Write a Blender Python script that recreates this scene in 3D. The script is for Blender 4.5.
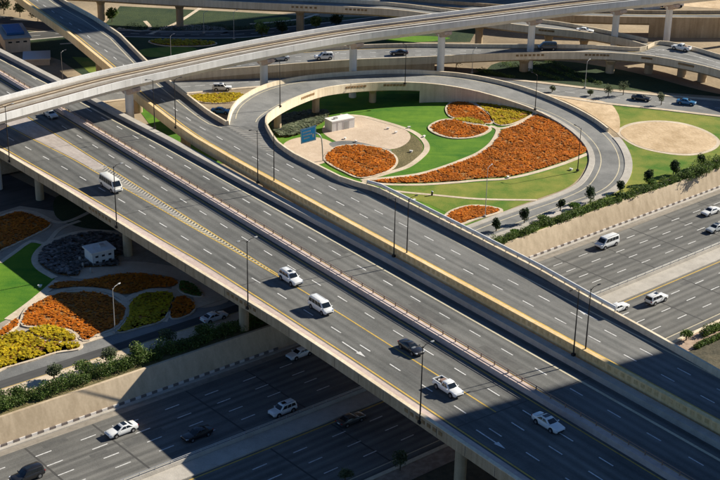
import bpy, math, random
from mathutils import Vector, Matrix
random.seed(7)
R = math.radians
for o in list(bpy.data.objects): bpy.data.objects.remove(o)
SC = bpy.context.scene
COL = SC.collection

# ------------------------------------------------------------------ camera
FPX, PITCH, ROLL, CAMZ = 1402.7, R(23.06), R(1.134), 110.6
FW = Vector((0, math.cos(PITCH), -math.sin(PITCH)))
UP0 = Vector((0, math.sin(PITCH), math.cos(PITCH)))
RT = Vector((1, 0, 0)) * math.cos(ROLL) + UP0 * math.sin(ROLL)
UP = -Vector((1, 0, 0)) * math.sin(ROLL) + UP0 * math.cos(ROLL)
CAM = Vector((0, 0, CAMZ))
cd = bpy.data.cameras.new('camera'); cam = bpy.data.objects.new('camera', cd); COL.objects.link(cam)
cd.sensor_width = 36.0; cd.sensor_fit = 'HORIZONTAL'; cd.lens = FPX / 720 * 36
cd.clip_start = 1.0; cd.clip_end = 6000
cam.matrix_world = Matrix(((RT.x, UP.x, -FW.x, CAM.x), (RT.y, UP.y, -FW.y, CAM.y), (RT.z, UP.z, -FW.z, CAM.z), (0, 0, 0, 1)))
SC.camera = cam

# ------------------------------------------------------------------ light
SUN_AZ, SUN_EL = R(61.0), R(29.5)
SDIR = Vector((math.sin(SUN_AZ) * math.cos(SUN_EL), math.cos(SUN_AZ) * math.cos(SUN_EL), math.sin(SUN_EL)))
w = bpy.data.worlds.new('World'); SC.world = w; w.use_nodes = True
nt = w.node_tree; nt.nodes.clear()
sky = nt.nodes.new('ShaderNodeTexSky'); sky.sky_type = 'NISHITA'; sky.sun_disc = False
sky.sun_elevation = SUN_EL; sky.sun_rotation = SUN_AZ; sky.altitude = 1200; sky.air_density = 1.0; sky.dust_density = 0.05; sky.ozone_density = 7.0
bg = nt.nodes.new('ShaderNodeBackground'); bg.inputs['Strength'].default_value = 0.05
wo = nt.nodes.new('ShaderNodeOutputWorld')
nt.links.new(sky.outputs[0], bg.inputs[0]); nt.links.new(bg.outputs[0], wo.inputs[0])
sl = bpy.data.lights.new('sun', 'SUN'); sl.energy = 5.0; sl.angle = R(0.5); sl.color = (1.0, 0.935, 0.81)
so = bpy.data.objects.new('sun', sl); COL.objects.link(so); so.location = (150, 200, 300)
so.rotation_euler = (-SDIR).to_track_quat('-Z', 'Y').to_euler()
SC.view_settings.view_transform = 'Standard'; SC.view_settings.look = 'None'
SC.view_settings.exposure = 0.85; SC.view_settings.gamma = 1.0; SC.view_settings.use_curve_mapping = False

# ------------------------------------------------------------------ surveyed frames
Z_HW, Z_G, Z_A, Z_C = 0.0, 4.0, 12.3, 13.5          # lower highway, gardens, flyover, ramp deck
def P(px, py, z):
    d = FW + RT * ((px - 360) / FPX) + UP * ((240 - py) / FPX)
    return CAM + d * ((z - CAMZ) / d.z)
BU = Vector((math.sin(R(143.5)), math.cos(R(143.5)), 0)); BT = Vector((math.sin(R(53.5)), math.cos(R(53.5)), 0))
HU = Vector((math.sin(R(49)), math.cos(R(49)), 0)); HV = Vector((math.sin(R(139)), math.cos(R(139)), 0))
def BR(s, t, z): v = BU * s + BT * t; v.z = z; return v
def ST(v): return (v.dot(BU), v.dot(BT))
def HW(u, wv, z): v = HU * u + HV * (wv - 1.1e-4 * (u - 170) ** 2); v.z = z; return v
def lerp(a, b, k): return a + (b - a) * k
def tab(T, s):
    if s <= T[0][0]:
        a, b = T[0], T[1]
    elif s >= T[-1][0]:
        a, b = T[-2], T[-1]
    else:
        for a, b in zip(T, T[1:]):
            if a[0] <= s <= b[0]: break
    return a[1] + (b[1] - a[1]) * (s - a[0]) / (b[0] - a[0])
def cat(pts, n=6, closed=False):
    out = []; N = len(pts)
    rng = range(N) if closed else range(N - 1)
    for i in rng:
        if closed: p0, p1, p2, p3 = pts[(i - 1) % N], pts[i], pts[(i + 1) % N], pts[(i + 2) % N]
        else: p0, p1, p2, p3 = pts[max(i - 1, 0)], pts[i], pts[i + 1], pts[min(i + 2, N - 1)]
        for k in range(n):
            t = k / n
            out.append(0.5 * ((2 * p1) + (p2 - p0) * t + (2 * p0 - 5 * p1 + 4 * p2 - p3) * t * t + (3 * p1 - 3 * p2 + p3 - p0) * t ** 3))
    if not closed: out.append(pts[-1].copy())
    return out
def pxl(L, z): return [P(x, y, z) for x, y in L]
def frange(a, b, d):
    n = max(1, round((b - a) / d)); return [a + (b - a) * i / n for i in range(n + 1)]

# ------------------------------------------------------------------ mesh helpers
OFF = {}
class MB:
    def __init__(s): s.v = []; s.f = []; s.mi = []
    def add(s, vs, fs, mi=0):
        b = len(s.v); s.v += [tuple(x) for x in vs]
        for f in fs: s.f.append(tuple(b + i for i in f)); s.mi.append(mi)
        return s
    def loft(s, rows, closed=True, caps=True, mi=0):
        n = len(rows[0]); vs = [p for r in rows for p in r]; fs = []
        m = n if closed else n - 1
        for i in range(len(rows) - 1):
            for j in range(m):
                a = i * n + j; b = i * n + (j + 1) % n
                fs.append((a, b, b + n, a + n))
        if caps and closed and n > 2:
            fs.append(tuple(range(n - 1, -1, -1))); k = (len(rows) - 1) * n; fs.append(tuple(range(k, k + n)))
        return s.add(vs, fs, mi)
    def box(s, c, d, rz=0, mi=0):
        cx, cy, cz = c; hx, hy, hz = d[0] / 2, d[1] / 2, d[2] / 2; co, si = math.cos(rz), math.sin(rz)
        vs = []
        for z in (-hz, hz):
            for x, y in ((-hx, -hy), (hx, -hy), (hx, hy), (-hx, hy)):
                vs.append((cx + x * co - y * si, cy + x * si + y * co, cz + z))
        return s.add(vs, [(3, 2, 1, 0), (4, 5, 6, 7), (0, 1, 5, 4), (1, 2, 6, 5), (2, 3, 7, 6), (3, 0, 4, 7)], mi)
    def poly(s, pts, mi=0): return s.add(pts, [tuple(range(len(pts)))], mi)
    def tube(s, pts, r, n=8, mi=0, caps=True):
        rows = []
        for i, p in enumerate(pts):
            p = Vector(p); a = Vector(pts[max(i - 1, 0)]); b = Vector(pts[min(i + 1, len(pts) - 1)])
            d = (b - a).normalized(); ref = Vector((0, 0, 1)) if abs(d.z) < 0.9 else Vector((1, 0, 0))
            x = d.cross(ref).normalized(); y = d.cross(x)
            rr = r[i] if isinstance(r, (list, tuple)) else r
            rows.append([p + (x * math.cos(6.2832 * k / n) + y * math.sin(6.2832 * k / n)) * rr for k in range(n)])
        return s.loft(rows, True, caps, mi)
    def disc(s, c, axis, r0, r1, h, n=16, mi=0):
        return s.tube([Vector(c) - Vector(axis) * h / 2, Vector(c) + Vector(axis) * h / 2], [r0, r1], n, mi)
    def build(s, name, mats, parent=None, smooth=None, link=True):
        me = bpy.data.meshes.new(name)
        off = OFF.get(parent.name, Vector((0, 0, 0))) if parent else Vector((0, 0, 0))
        me.from_pydata([(x - off.x, y - off.y, z - off.z) for x, y, z in s.v], [], s.f)
        if not isinstance(mats, (list, tuple)): mats = [mats]
        for m in mats: me.materials.append(m)
        if len(mats) > 1: me.polygons.foreach_set('material_index', s.mi)
        if smooth is not None:
            me.polygons.foreach_set('use_smooth', [True] * len(me.polygons)); me.set_sharp_from_angle(angle=R(smooth))
        me.update()
        o = bpy.data.objects.new(name, me); COL.objects.link(o)
        if parent: o.parent = parent; OFF[o.name] = off
        return o
def mesh_obj(name, me, parent, loc, rz=0):
    o = bpy.data.objects.new(name, me); COL.objects.link(o); o.parent = parent
    off = OFF.get(parent.name, Vector((0, 0, 0))); o.location = Vector(loc) - off; o.rotation_euler.z = rz
    return o
def empty(name, loc=(0, 0, 0)):
    o = bpy.data.objects.new(name, None); COL.objects.link(o); o.location = loc; o.empty_display_size = 0.5
    OFF[o.name] = Vector(loc); return o
def tag(o, label, category, group=None, kind=None):
    o['label'] = label; o['category'] = category
    if group: o['group'] = group
    if kind: o['kind'] = kind
    return o
def struct(o): o['kind'] = 'structure'; return o
def copy_tree(o, parent=None):
    c = o.copy(); COL.objects.link(c); c.parent = parent
    for ch in list(o.children): copy_tree(ch, c)
    return c

# ------------------------------------------------------------------ materials
def mat(name, col, rough=0.8, metal=0.0, spec=0.3, coat=0.0):
    m = bpy.data.materials.new(name); m.use_nodes = True; b = m.node_tree.nodes['Principled BSDF']
    b.inputs['Base Color'].default_value = (*col, 1); b.inputs['Roughness'].default_value = rough
    b.inputs['Metallic'].default_value = metal; b.inputs['Specular IOR Level'].default_value = spec
    b.inputs['Coat Weight'].default_value = coat; b.inputs['Coat Roughness'].default_value = 0.06
    return m
def noisy(name, c0, c1, layers, rough=0.85, az=0.0, bump=0.0, bscale=3.0, spec=0.25, track=None):
    """layers: list of (scale_along, scale_across, weight, detail); colour runs c0..c1"""
    m = mat(name, c0, rough, 0, spec); n = m.node_tree.nodes; l = m.node_tree.links; b = n['Principled BSDF']
    tc = n.new('ShaderNodeNewGeometry')
    mp = n.new('ShaderNodeVectorRotate'); mp.rotation_type = 'Z_AXIS'; mp.inputs['Angle'].default_value = -(math.pi / 2 - az)
    l.new(tc.outputs['Position'], mp.inputs['Vector'])
    acc = None; tot = sum(x[2] for x in layers)
    for ly in layers:
        sa, sb, wt, det = ly[:4]; sz = ly[4] if len(ly) > 4 else (sa + sb) / 2
        sc = n.new('ShaderNodeVectorMath'); sc.operation = 'MULTIPLY'; sc.inputs[1].default_value = (sa, sb, sz)
        l.new(mp.outputs[0], sc.inputs[0])
        nz = n.new('ShaderNodeTexNoise'); nz.inputs['Scale'].default_value = 1.0; nz.inputs['Detail'].default_value = det; nz.inputs['Roughness'].default_value = 0.6
        l.new(sc.outputs[0], nz.inputs['Vector'])
        mu = n.new('ShaderNodeMath'); mu.operation = 'MULTIPLY_ADD'; mu.inputs[1].default_value = wt / tot
        l.new(nz.outputs['Fac'], mu.inputs[0])
        if acc is None: mu.inputs[2].default_value = 0
        else: l.new(acc, mu.inputs[2])
        acc = mu.outputs[0]
    rp = n.new('ShaderNodeValToRGB'); rp.color_ramp.elements[0].position = 0.39; rp.color_ramp.elements[1].position = 0.61
    rp.color_ramp.elements[0].color = (*c0, 1); rp.color_ramp.elements[1].color = (*c1, 1)
    l.new(acc, rp.inputs[0]); col = rp.outputs[0]
    if track:                                            # tyre-polished wheel paths, patchy along the road
        per, ph, amp = track
        sx = n.new('ShaderNodeSeparateXYZ'); l.new(mp.outputs[0], sx.inputs[0])
        m1 = n.new('ShaderNodeMath'); m1.operation = 'MULTIPLY_ADD'; m1.inputs[1].default_value = 6.28318 / per; m1.inputs[2].default_value = -6.28318 * ph / per
        l.new(sx.outputs['Y'], m1.inputs[0]); m2 = n.new('ShaderNodeMath'); m2.operation = 'COSINE'; l.new(m1.outputs[0], m2.inputs[0])
        s1 = n.new('ShaderNodeVectorMath'); s1.operation = 'MULTIPLY'; s1.inputs[1].default_value = (0.015, 0.28, 0.1); l.new(mp.outputs[0], s1.inputs[0])
        nz2 = n.new('ShaderNodeTexNoise'); nz2.inputs['Scale'].default_value = 1; nz2.inputs['Detail'].default_value = 3; l.new(s1.outputs[0], nz2.inputs['Vector'])
        m3 = n.new('ShaderNodeMath'); m3.operation = 'MULTIPLY'; l.new(m2.outputs[0], m3.inputs[0]); l.new(nz2.outputs['Fac'], m3.inputs[1])
        m4 = n.new('ShaderNodeMath'); m4.operation = 'MULTIPLY_ADD'; m4.inputs[1].default_value = -amp; m4.inputs[2].default_value = 1.0; l.new(m3.outputs[0], m4.inputs[0])
        hs = n.new('ShaderNodeHueSaturation'); l.new(col, hs.inputs['Color']); l.new(m4.outputs[0], hs.inputs['Value']); col = hs.outputs[0]
    l.new(col, b.inputs['Base Color'])
    if bump:
        nb = n.new('ShaderNodeTexNoise'); nb.inputs['Scale'].default_value = bscale; nb.inputs['Detail'].default_value = 5
        l.new(tc.outputs['Position'], nb.inputs['Vector'])
        bp = n.new('ShaderNodeBump'); bp.inputs['Strength'].default_value = bump; bp.inputs['Distance'].default_value = 0.3
        l.new(nb.outputs['Fac'], bp.inputs['Height']); l.new(bp.outputs[0], b.inputs['Normal'])
    return m
def leafy(name, cols, rough=0.6):
    """colour differs leaf by leaf (random per island)"""
    m = mat(name, cols[0], rough, 0, 0.25); n = m.node_tree.nodes; l = m.node_tree.links; b = n['Principled BSDF']
    g = n.new('ShaderNodeNewGeometry'); rp = n.new('ShaderNodeValToRGB'); cr = rp.color_ramp
    while len(cr.elements) < len(cols): cr.elements.new(0.5)
    for i, c in enumerate(cols): cr.elements[i].position = i / (len(cols) - 1); cr.elements[i].color = (*c, 1)
    l.new(g.outputs['Random Per Island'], rp.inputs[0])
    nz = n.new('ShaderNodeTexNoise'); nz.inputs['Scale'].default_value = 0.35; nz.inputs['Detail'].default_value = 3
    l.new(g.outputs['Position'], nz.inputs['Vector'])
    mx = n.new('ShaderNodeHueSaturation'); mr = n.new('ShaderNodeMapRange')
    mr.inputs[1].default_value = 0.3; mr.inputs[2].default_value = 0.7; mr.inputs[3].default_value = 0.7; mr.inputs[4].default_value = 1.25
    l.new(nz.outputs['Fac'], mr.inputs[0]); l.new(mr.outputs[0], mx.inputs['Value']); l.new(rp.outputs[0], mx.inputs['Color'])
    l.new(mx.outputs[0], b.inputs['Base Color'])
    tr = n.new('ShaderNodeBsdfTranslucent'); l.new(mx.outputs[0], tr.inputs[0]); ms = n.new('ShaderNodeMixShader'); ms.inputs[0].default_value = 0.35
    l.new(b.outputs[0], ms.inputs[1]); l.new(tr.outputs[0], ms.inputs[2]); l.new(ms.outputs[0], n['Material Output'].inputs[0])
    return m
AZB, AZH = R(143.5), R(49)
M = {}
M['asph_a'] = noisy('flyover asphalt', (0.074, 0.075, 0.071), (0.168, 0.165, 0.152), [(0.012, 0.7, 1.3, 3), (0.05, 0.05, 0.9, 4), (0.35, 0.35, 0.5, 4), (3, 3, 0.5, 4)], 0.88, AZB, 0.12, 6, track=(1.78, 1.09, 0.30))
M['asph_c'] = noisy('ramp asphalt', (0.096, 0.097, 0.092), (0.196, 0.192, 0.178), [(0.012, 0.7, 1.3, 3), (0.05, 0.05, 0.9, 4), (0.35, 0.35, 0.5, 4), (3, 3, 0.5, 4)], 0.88, AZB, 0.12, 6, track=(1.72, 0.3, 0.26))
M['asph_h'] = noisy('highway asphalt', (0.082, 0.081, 0.076), (0.176, 0.170, 0.154), [(0.012, 0.7, 1.3, 3), (0.05, 0.05, 0.9, 4), (0.35, 0.35, 0.5, 4), (3, 3, 0.5, 4)], 0.88, AZH, 0.12, 6, track=(1.64, 0.8, 0.30))
M['asph_l'] = noisy('loop asphalt', (0.125, 0.126, 0.121), (0.240, 0.236, 0.222), [(0.3, 0.3, 0.8, 4), (0.05, 0.05, 1.2, 3), (2.5, 2.5, 0.4, 4)], 0.88, 0, 0.12, 6)
M['asph_d'] = noisy('dark lane asphalt', (0.045, 0.045, 0.045), (0.085, 0.083, 0.078), [(0.02, 0.9, 1.2, 3), (0.1, 0.1, 1, 3)], 0.88, AZH)
M['gutter'] = noisy('dusty gutter concrete', (0.20, 0.175, 0.14), (0.30, 0.265, 0.22), [(0.05, 0.8, 1, 3), (1, 1, 1, 4)], 0.9, AZH)
M['floor'] = noisy('grey garden paving', (0.25, 0.21, 0.16), (0.40, 0.335, 0.26), [(0.08, 0.08, 1, 3), (0.6, 0.6, 0.8, 4), (3, 3, 0.4, 4)], 0.92)
M['conc'] = noisy('pale concrete', (0.34, 0.31, 0.265), (0.48, 0.44, 0.38), [(0.1, 0.1, 1, 3), (0.7, 0.7, 0.8, 4), (4, 4, 0.5, 4)], 0.85, 0, 0.1, 5)
M['gorefill'] = noisy('dusty gore paving', (0.33, 0.285, 0.255), (0.45, 0.395, 0.355), [(0.1, 0.8, 1, 3), (1.2, 1.2, 0.8, 4)], 0.85, AZB, 0.1, 5)
M['pink'] = noisy('rosy concrete', (0.42, 0.33, 0.29), (0.56, 0.46, 0.41), [(0.1, 0.8, 1, 3), (1.2, 1.2, 0.8, 4)], 0.85, AZB, 0.1, 5)
M['tan'] = noisy('tan painted concrete', (0.34, 0.25, 0.15), (0.54, 0.42, 0.275), [(0.1, 0.1, 1, 3), (1.3, 1.3, 1.0, 4, 0.08), (3, 3, 0.4, 4)], 0.8, 0, 0.1, 5)
M['ochre'] = noisy('ochre concrete with painted bounce light', (0.66, 0.46, 0.21), (0.84, 0.63, 0.34), [(0.1, 0.1, 1, 3), (1.3, 1.3, 1.0, 4, 0.08), (3, 3, 0.4, 4)], 0.8, 0, 0.1, 5)  # bright ochre: light bounced off the sunlit deck is put into the colour
M['cream'] = noisy('cream painted concrete', (0.56, 0.455, 0.31), (0.78, 0.665, 0.49), [(0.1, 0.1, 1, 3), (1.3, 1.3, 1.0, 4, 0.08), (3, 3, 0.4, 4)], 0.8, 0, 0.1, 5)
M['panel'] = noisy('brown fretwork panel', (0.24, 0.15, 0.07), (0.34, 0.22, 0.11), [(1, 1, 1, 3)], 0.85)
M['panel2'] = noisy('ochre fretwork', (0.56, 0.39, 0.18), (0.70, 0.50, 0.25), [(1, 1, 1, 3)], 0.85)  # fretwork tone raised along with the bounce-brightened fascia
M['wall'] = noisy('sandy retaining wall render', (0.40, 0.31, 0.205), (0.60, 0.48, 0.335), [(0.9, 0.9, 1.0, 4, 0.1), (0.05, 0.05, 1, 3), (2.5, 2.5, 0.4, 4)], 0.9, 0, 0.03, 2)
M['white'] = noisy('white metro concrete', (0.62, 0.60, 0.56), (0.80, 0.78, 0.74), [(0.08, 0.08, 1, 3), (1.0, 1.0, 1.0, 4, 0.07), (3, 3, 0.3, 4)], 0.6, 0, 0.05, 4)
M['ballast'] = noisy('track slab brown', (0.13, 0.10, 0.075), (0.22, 0.17, 0.125), [(0.5, 0.5, 1, 4), (3, 3, 1, 4)], 0.95)
M['sleeper'] = noisy('track plinth tan', (0.34, 0.27, 0.18), (0.48, 0.39, 0.27), [(0.8, 0.8, 1, 4)], 0.9)
M['steel'] = mat('worn rail steel', (0.20, 0.16, 0.13), 0.45, 0.8)
M['galv'] = mat('galvanised steel', (0.50, 0.50, 0.50), 0.45, 0.6)
M['darkmetal'] = mat('dark lamp metal', (0.035, 0.033, 0.032), 0.5, 0.5)
M['rust'] = mat('brown guard rail paint', (0.26, 0.17, 0.13), 0.6, 0.2)
M['palemetal'] = mat('pale lamp metal', (0.40, 0.40, 0.39), 0.5, 0.3)
M['lampglass'] = mat('lamp lens', (0.42, 0.42, 0.40), 0.2, 0, 0.5)
M['paint_w'] = noisy('worn white road paint', (0.45, 0.44, 0.42), (0.74, 0.73, 0.70), [(3, 3, 1, 4), (0.3, 0.3, 0.7, 3)], 0.7)
M['paint_y'] = noisy('worn yellow road paint', (0.42, 0.27, 0.05), (0.62, 0.42, 0.10), [(3, 3, 1, 4), (0.3, 0.3, 0.7, 3)], 0.7)
M['paint_c'] = noisy('cream road paint', (0.46, 0.40, 0.27), (0.60, 0.53, 0.38), [(3, 3, 1, 4), (0.3, 0.3, 0.7, 3)], 0.7)
M['joint'] = mat('bitumen joint', (0.064, 0.062, 0.058), 0.8)
M['sand'] = noisy('sandy soil', (0.40, 0.28, 0.155), (0.66, 0.50, 0.32), [(0.05, 0.05, 1, 4), (0.3, 0.3, 1, 4), (2, 2, 0.5, 4)], 0.95, 0, 0.3, 1.2)
M['ground'] = noisy('dusty open ground', (0.20, 0.155, 0.10), (0.40, 0.31, 0.20), [(0.012, 0.012, 1.3, 4), (0.08, 0.08, 1, 4), (1, 1, 0.5, 4)], 0.95, 0, 0.3, 0.8)
M['plaza'] = noisy('rosy sand plaza', (0.46, 0.35, 0.25), (0.60, 0.48, 0.36), [(0.08, 0.08, 1, 3), (0.5, 0.5, 0.7, 4), (3, 3, 0.4, 4)], 0.95, 0, 0.2, 2)
M['path'] = noisy('cream paving', (0.47, 0.38, 0.27), (0.62, 0.52, 0.39), [(0.2, 0.2, 1, 3), (1.5, 1.5, 0.8, 4)], 0.9, 0, 0.15, 4)
M['lawn'] = noisy('mown lawn', (0.030, 0.125, 0.004), (0.125, 0.235, 0.012), [(0.05, 0.05, 1.3, 4), (0.5, 0.05, 0.7, 3), (0.35, 0.35, 0.8, 4), (3, 3, 0.4, 4)], 0.95, 0, 0.25, 9)
M['lawn_dry'] = noisy('patchy lawn', (0.050, 0.140, 0.006), (0.240, 0.235, 0.040), [(0.06, 0.06, 1.4, 4), (0.25, 0.25, 0.9, 4), (3, 3, 0.4, 4)], 0.95, 0, 0.25, 9)
M['lawn_dark'] = noisy('rough grass darkened for shade', (0.016, 0.034, 0.014), (0.045, 0.065, 0.022), [(0.06, 0.06, 1.3, 4), (0.4, 0.4, 0.8, 4), (2, 2, 0.4, 4)], 0.95, 0, 0.6, 3)  # very dark green: shade is put into the grass colour
M['soil'] = noisy('bed soil', (0.26, 0.11, 0.025), (0.38, 0.19, 0.06), [(0.4, 0.4, 1, 4), (3, 3, 0.8, 4)], 0.95, 0, 0.5, 3)
M['olive'] = noisy('bare olive planting', (0.10, 0.085, 0.035), (0.19, 0.155, 0.07), [(0.3, 0.3, 1, 4), (2, 2, 0.8, 4)], 0.95, 0, 0.5, 3)
M['fl_orange'] = leafy('orange flowers', [(0.36, 0.13, 0.010), (0.52, 0.145, 0.008), (0.60, 0.180, 0.009), (0.64, 0.215, 0.012), (0.54, 0.135, 0.008)])
M['fl_yellow'] = leafy('yellow flowers', [(0.30, 0.26, 0.012), (0.50, 0.37, 0.012), (0.60, 0.44, 0.014), (0.55, 0.40, 0.012), (0.40, 0.32, 0.012)])
M['fl_grey'] = leafy('grey green succulents', [(0.10, 0.13, 0.07), (0.16, 0.19, 0.11), (0.22, 0.24, 0.15), (0.10, 0.12, 0.07)])
M['fl_dark'] = leafy('dark ground cover', [(0.06, 0.065, 0.05), (0.17, 0.15, 0.14), (0.30, 0.27, 0.25), (0.07, 0.07, 0.06)])
M['fl_green'] = leafy('green ground cover', [(0.05, 0.11, 0.015), (0.09, 0.17, 0.025), (0.14, 0.21, 0.04)])
M['leaf'] = leafy('shrub leaves', [(0.035, 0.07, 0.012), (0.075, 0.13, 0.022), (0.14, 0.20, 0.045), (0.06, 0.11, 0.02), (0.22, 0.25, 0.09)])
M['leaf_dk'] = leafy('dark tree leaves', [(0.015, 0.032, 0.012), (0.03, 0.055, 0.02), (0.05, 0.08, 0.03)])
M['leaf_gr'] = leafy('dusty grey green leaves', [(0.05, 0.07, 0.03), (0.10, 0.125, 0.06), (0.16, 0.18, 0.10)])
M['bark'] = mat('bark', (0.10, 0.075, 0.05), 0.9)
M['glass'] = mat('dark car glass', (0.012, 0.016, 0.020), 0.06, 0, 0.6)
M['tyre'] = mat('tyre rubber', (0.015, 0.015, 0.015), 0.85)
M['rim'] = mat('alloy rim', (0.45, 0.45, 0.46), 0.35, 0.8)
M['trim'] = mat('black plastic trim', (0.02, 0.02, 0.022), 0.55)
M['hlamp'] = mat('headlamp glass', (0.75, 0.77, 0.80), 0.1, 0.2, 0.6)
M['tlamp'] = mat('red tail lamp', (0.35, 0.015, 0.012), 0.2, 0, 0.5)
M['plate'] = mat('number plate', (0.75, 0.75, 0.72), 0.5)
M['sign'] = mat('blue sign sheet', (0.020, 0.36, 0.92), 0.4, 0, 0.4)
M['blackblock'] = mat('dark kerb paint', (0.17, 0.14, 0.125), 0.85)
M['whiteblock'] = mat('white kerb paint', (0.62, 0.58, 0.54), 0.8)
M['blue'] = mat('blue sheet', (0.02, 0.12, 0.30), 0.6)
M['towerglass'] = mat('tower glazing', (0.03, 0.05, 0.06), 0.1, 0, 0.5)
def paint(n, c): return mat(n, c, 0.35, 0.0, 0.5, 0.7)
PW, PK, PS, PB, PG = paint('white car paint', (0.74, 0.74, 0.72)), paint('black car paint', (0.012, 0.012, 0.014)), paint('silver car paint', (0.40, 0.42, 0.42)), paint('blue car paint', (0.03, 0.16, 0.33)), paint('dark grey car paint', (0.05, 0.052, 0.055))

# ================================================================== TERRAIN
KERB_W = -167.5
WALLTOP = [(-400, -169.7), (150, -169.7), (175, -169.8), (197, -170.1), (212, -170.1), (225, -169.95), (240, -169.6), (262, -169.3), (900, -169.3)]
uu = frange(-500, 20, 40) + frange(30, 300, 5)[0:] + frange(340, 1000, 60)
mb = MB(); mb.poly([Vector((-2500, -1500, -0.25)), Vector((2500, -1500, -0.25)), Vector((2500, 4000, -0.25)), Vector((-2500, 4000, -0.25))])
struct(mb.build('ground', M['ground']))
mb = MB()
mb.loft([[HW(u, tab(WALLTOP, u), Z_G), HW(u, -190, Z_G), HW(u, -300, Z_G), HW(u, -900, Z_G), HW(u, -2400, Z_G)] for u in uu], False)
struct(mb.build('terrain', M['ground']))
mb = MB()
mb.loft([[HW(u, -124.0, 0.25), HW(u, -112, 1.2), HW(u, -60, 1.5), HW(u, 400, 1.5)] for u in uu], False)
struct(mb.build('terrain', noisy('dark verge soil', (0.06, 0.055, 0.035), (0.13, 0.11, 0.07), [(0.1, 0.1, 1, 4), (1, 1, 1, 4)], 0.95, 0, 0.4, 2)))  # near-side terrain, darker soil tone than the open ground

# ---- lower highway
hr = [u for u in uu if -320 <= u <= 700]
mb = MB(); mb.loft([[HW(u, KERB_W, Z_HW), HW(u, -128.2, Z_HW)] for u in hr], False)
highway = struct(mb.build('highway', M['asph_h']))
def hstrip(name, w0, w1, z, m, parent, u0=-100, u1=420):
    b = MB(); b.loft([[HW(u, w0, z), HW(u, w1, z)] for u in frange(u0, u1, 5)], False); return b.build(name, m, parent)
def dash_mesh(name, L, wd, m):
    b = MB(); b.poly([(-L / 2, -wd / 2, 0), (L / 2, -wd / 2, 0), (L / 2, wd / 2, 0), (-L / 2, wd / 2, 0)]); o = b.build(name, m)
    me = o.data; bpy.data.objects.remove(o); return me
DASH = dash_mesh('lane_dash', 2.6, 0.20, M['paint_w'])
for k, wv in enumerate((-163.0, -159.65, -156.45, -153.2, -140.6, -137.0, -133.4)):
    ph = 81.6 if k < 4 else 81.9
    for i in range(-3, 28):
        u = ph + 7.42 * i
        if 132 < u < 175 and k > 1: continue
        mesh_obj('lane_dash', DASH, highway, HW(u, wv, 0.012), math.pi / 2 - AZH)
hstrip('gutter', -167.5, -166.1, 0.008, M['gutter'], highway)
hstrip('edge_line', -149.75, -149.55, 0.012, M['paint_c'], highway)
hstrip('edge_line', -144.0, -143.75, 0.012, M['paint_y'], highway)
hstrip('edge_line', -129.9, -129.7, 0.012, M['paint_c'], highway)
for u in (68.5, 80.2, 91.5, 108.4, 120, 195, 206.6, 218.5, 230.0, 242):
    for a, b in ((-166.0, -149.8), (-143.6, -130.0)):
        mbj = MB(); mbj.loft([[HW(u - 0.15, lerp(a, b, k / 6), 0.008), HW(u + 0.15, lerp(a, b, k / 6), 0.008)] for k in range(7)], False)
        mbj.build('expansion_joint', M['joint'], highway)
# median of the highway
med = empty('highway_median', HW(150, -147, 0))
tag(med, 'long concrete median with steel fence along the lower highway', 'median')
rng_m = frange(-60, 330, 5)
mb = MB(); mb.loft([[HW(u, -147.9, 0), HW(u, -147.9, 0.22), HW(u, -144.35, 0.22), HW(u, -144.35, 0)] for u in rng_m]); mb.build('slab', M['conc'], med)
mb = MB(); mb.loft([[HW(u, -148.55, 0), HW(u, -148.35, 0.75), HW(u, -148.1, 0.75), HW(u, -147.92, 0)] for u in rng_m]); mb.build('barrier', M['conc'], med)
for z in (1.0, 1.25):
    mb = MB(); mb.tube([HW(u, -148.22, z) for u in rng_m], 0.05, 6); mb.build('rail', M['galv'], med)
pm = MB().box((0, 0, 0.28), (0.08, 0.08, 0.56)).build('post', M['galv']); pme = pm.data; bpy.data.objects.remove(pm)
for u in frange(60, 290, 2.6): mesh_obj('post', pme, med, HW(u, -148.22, 0.74), 0)
# kerb of alternating blocks + retaining wall
wallo = empty('retaining_wall', HW(150, KERB_W, 0))
tag(wallo, 'sandy sloping retaining wall above the far side of the lower highway', 'retaining wall')
mb = MB(); mb.loft([[HW(u, tab(WALLTOP, u) - 0.45, Z_G - 1), HW(u, tab(WALLTOP, u) - 0.45, Z_G + 0.18), HW(u, tab(WALLTOP, u) + 0.05, Z_G + 0.18), HW(u, -168.2, 0.12), HW(u, -168.2, -0.2)] for u in frange(-120, 460, 2.5)])
mb.build('wall_face', M['wall'], wallo, smooth=35)
mb = MB(); mb.loft([[HW(u, -168.15, -0.1), HW(u, -168.15, 0.16), HW(u, -167.55, 0.16), HW(u, -167.5, -0.1)] for u in frange(-120, 460, 5)])
mb.build('kerb', M['conc'], wallo)
bl = []
for mm in (M['blackblock'], M['whiteblock']):
    o = MB().box((0, 0, 0.2), (0.98, 0.36, 0.4)).build('kerb_block', mm); bl.append(o.data); bpy.data.objects.remove(o)
k = 0
for u in frange(60, 290, 1.0):
    if 128 < u < 178: k += 1; continue
    mesh_obj('kerb_block', bl[k % 2], wallo, HW(u, -168.35, 0.14), math.pi / 2 - AZH); k += 1
# south kerb line
mb = MB(); mb.loft([[HW(u, -128.2, -0.2), HW(u, -128.2, 0.3), HW(u, -127.5, 0.3), HW(u, -127.5, -0.2)] for u in frange(-60, 330, 5)])
tag(mb.build('kerb', M['cream']), 'cream kerb on the near side of the lower highway', 'kerb')
mb = MB(); mb.loft([[HW(u, -127.5, 0.2), HW(u, -124.0, 0.28)] for u in frange(-60, 330, 5)], False)
struct(mb.build('verge', noisy('verge paving', (0.30, 0.21, 0.15), (0.42, 0.31, 0.23), [(1, 1, 1, 3)], 0.9)))
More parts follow.
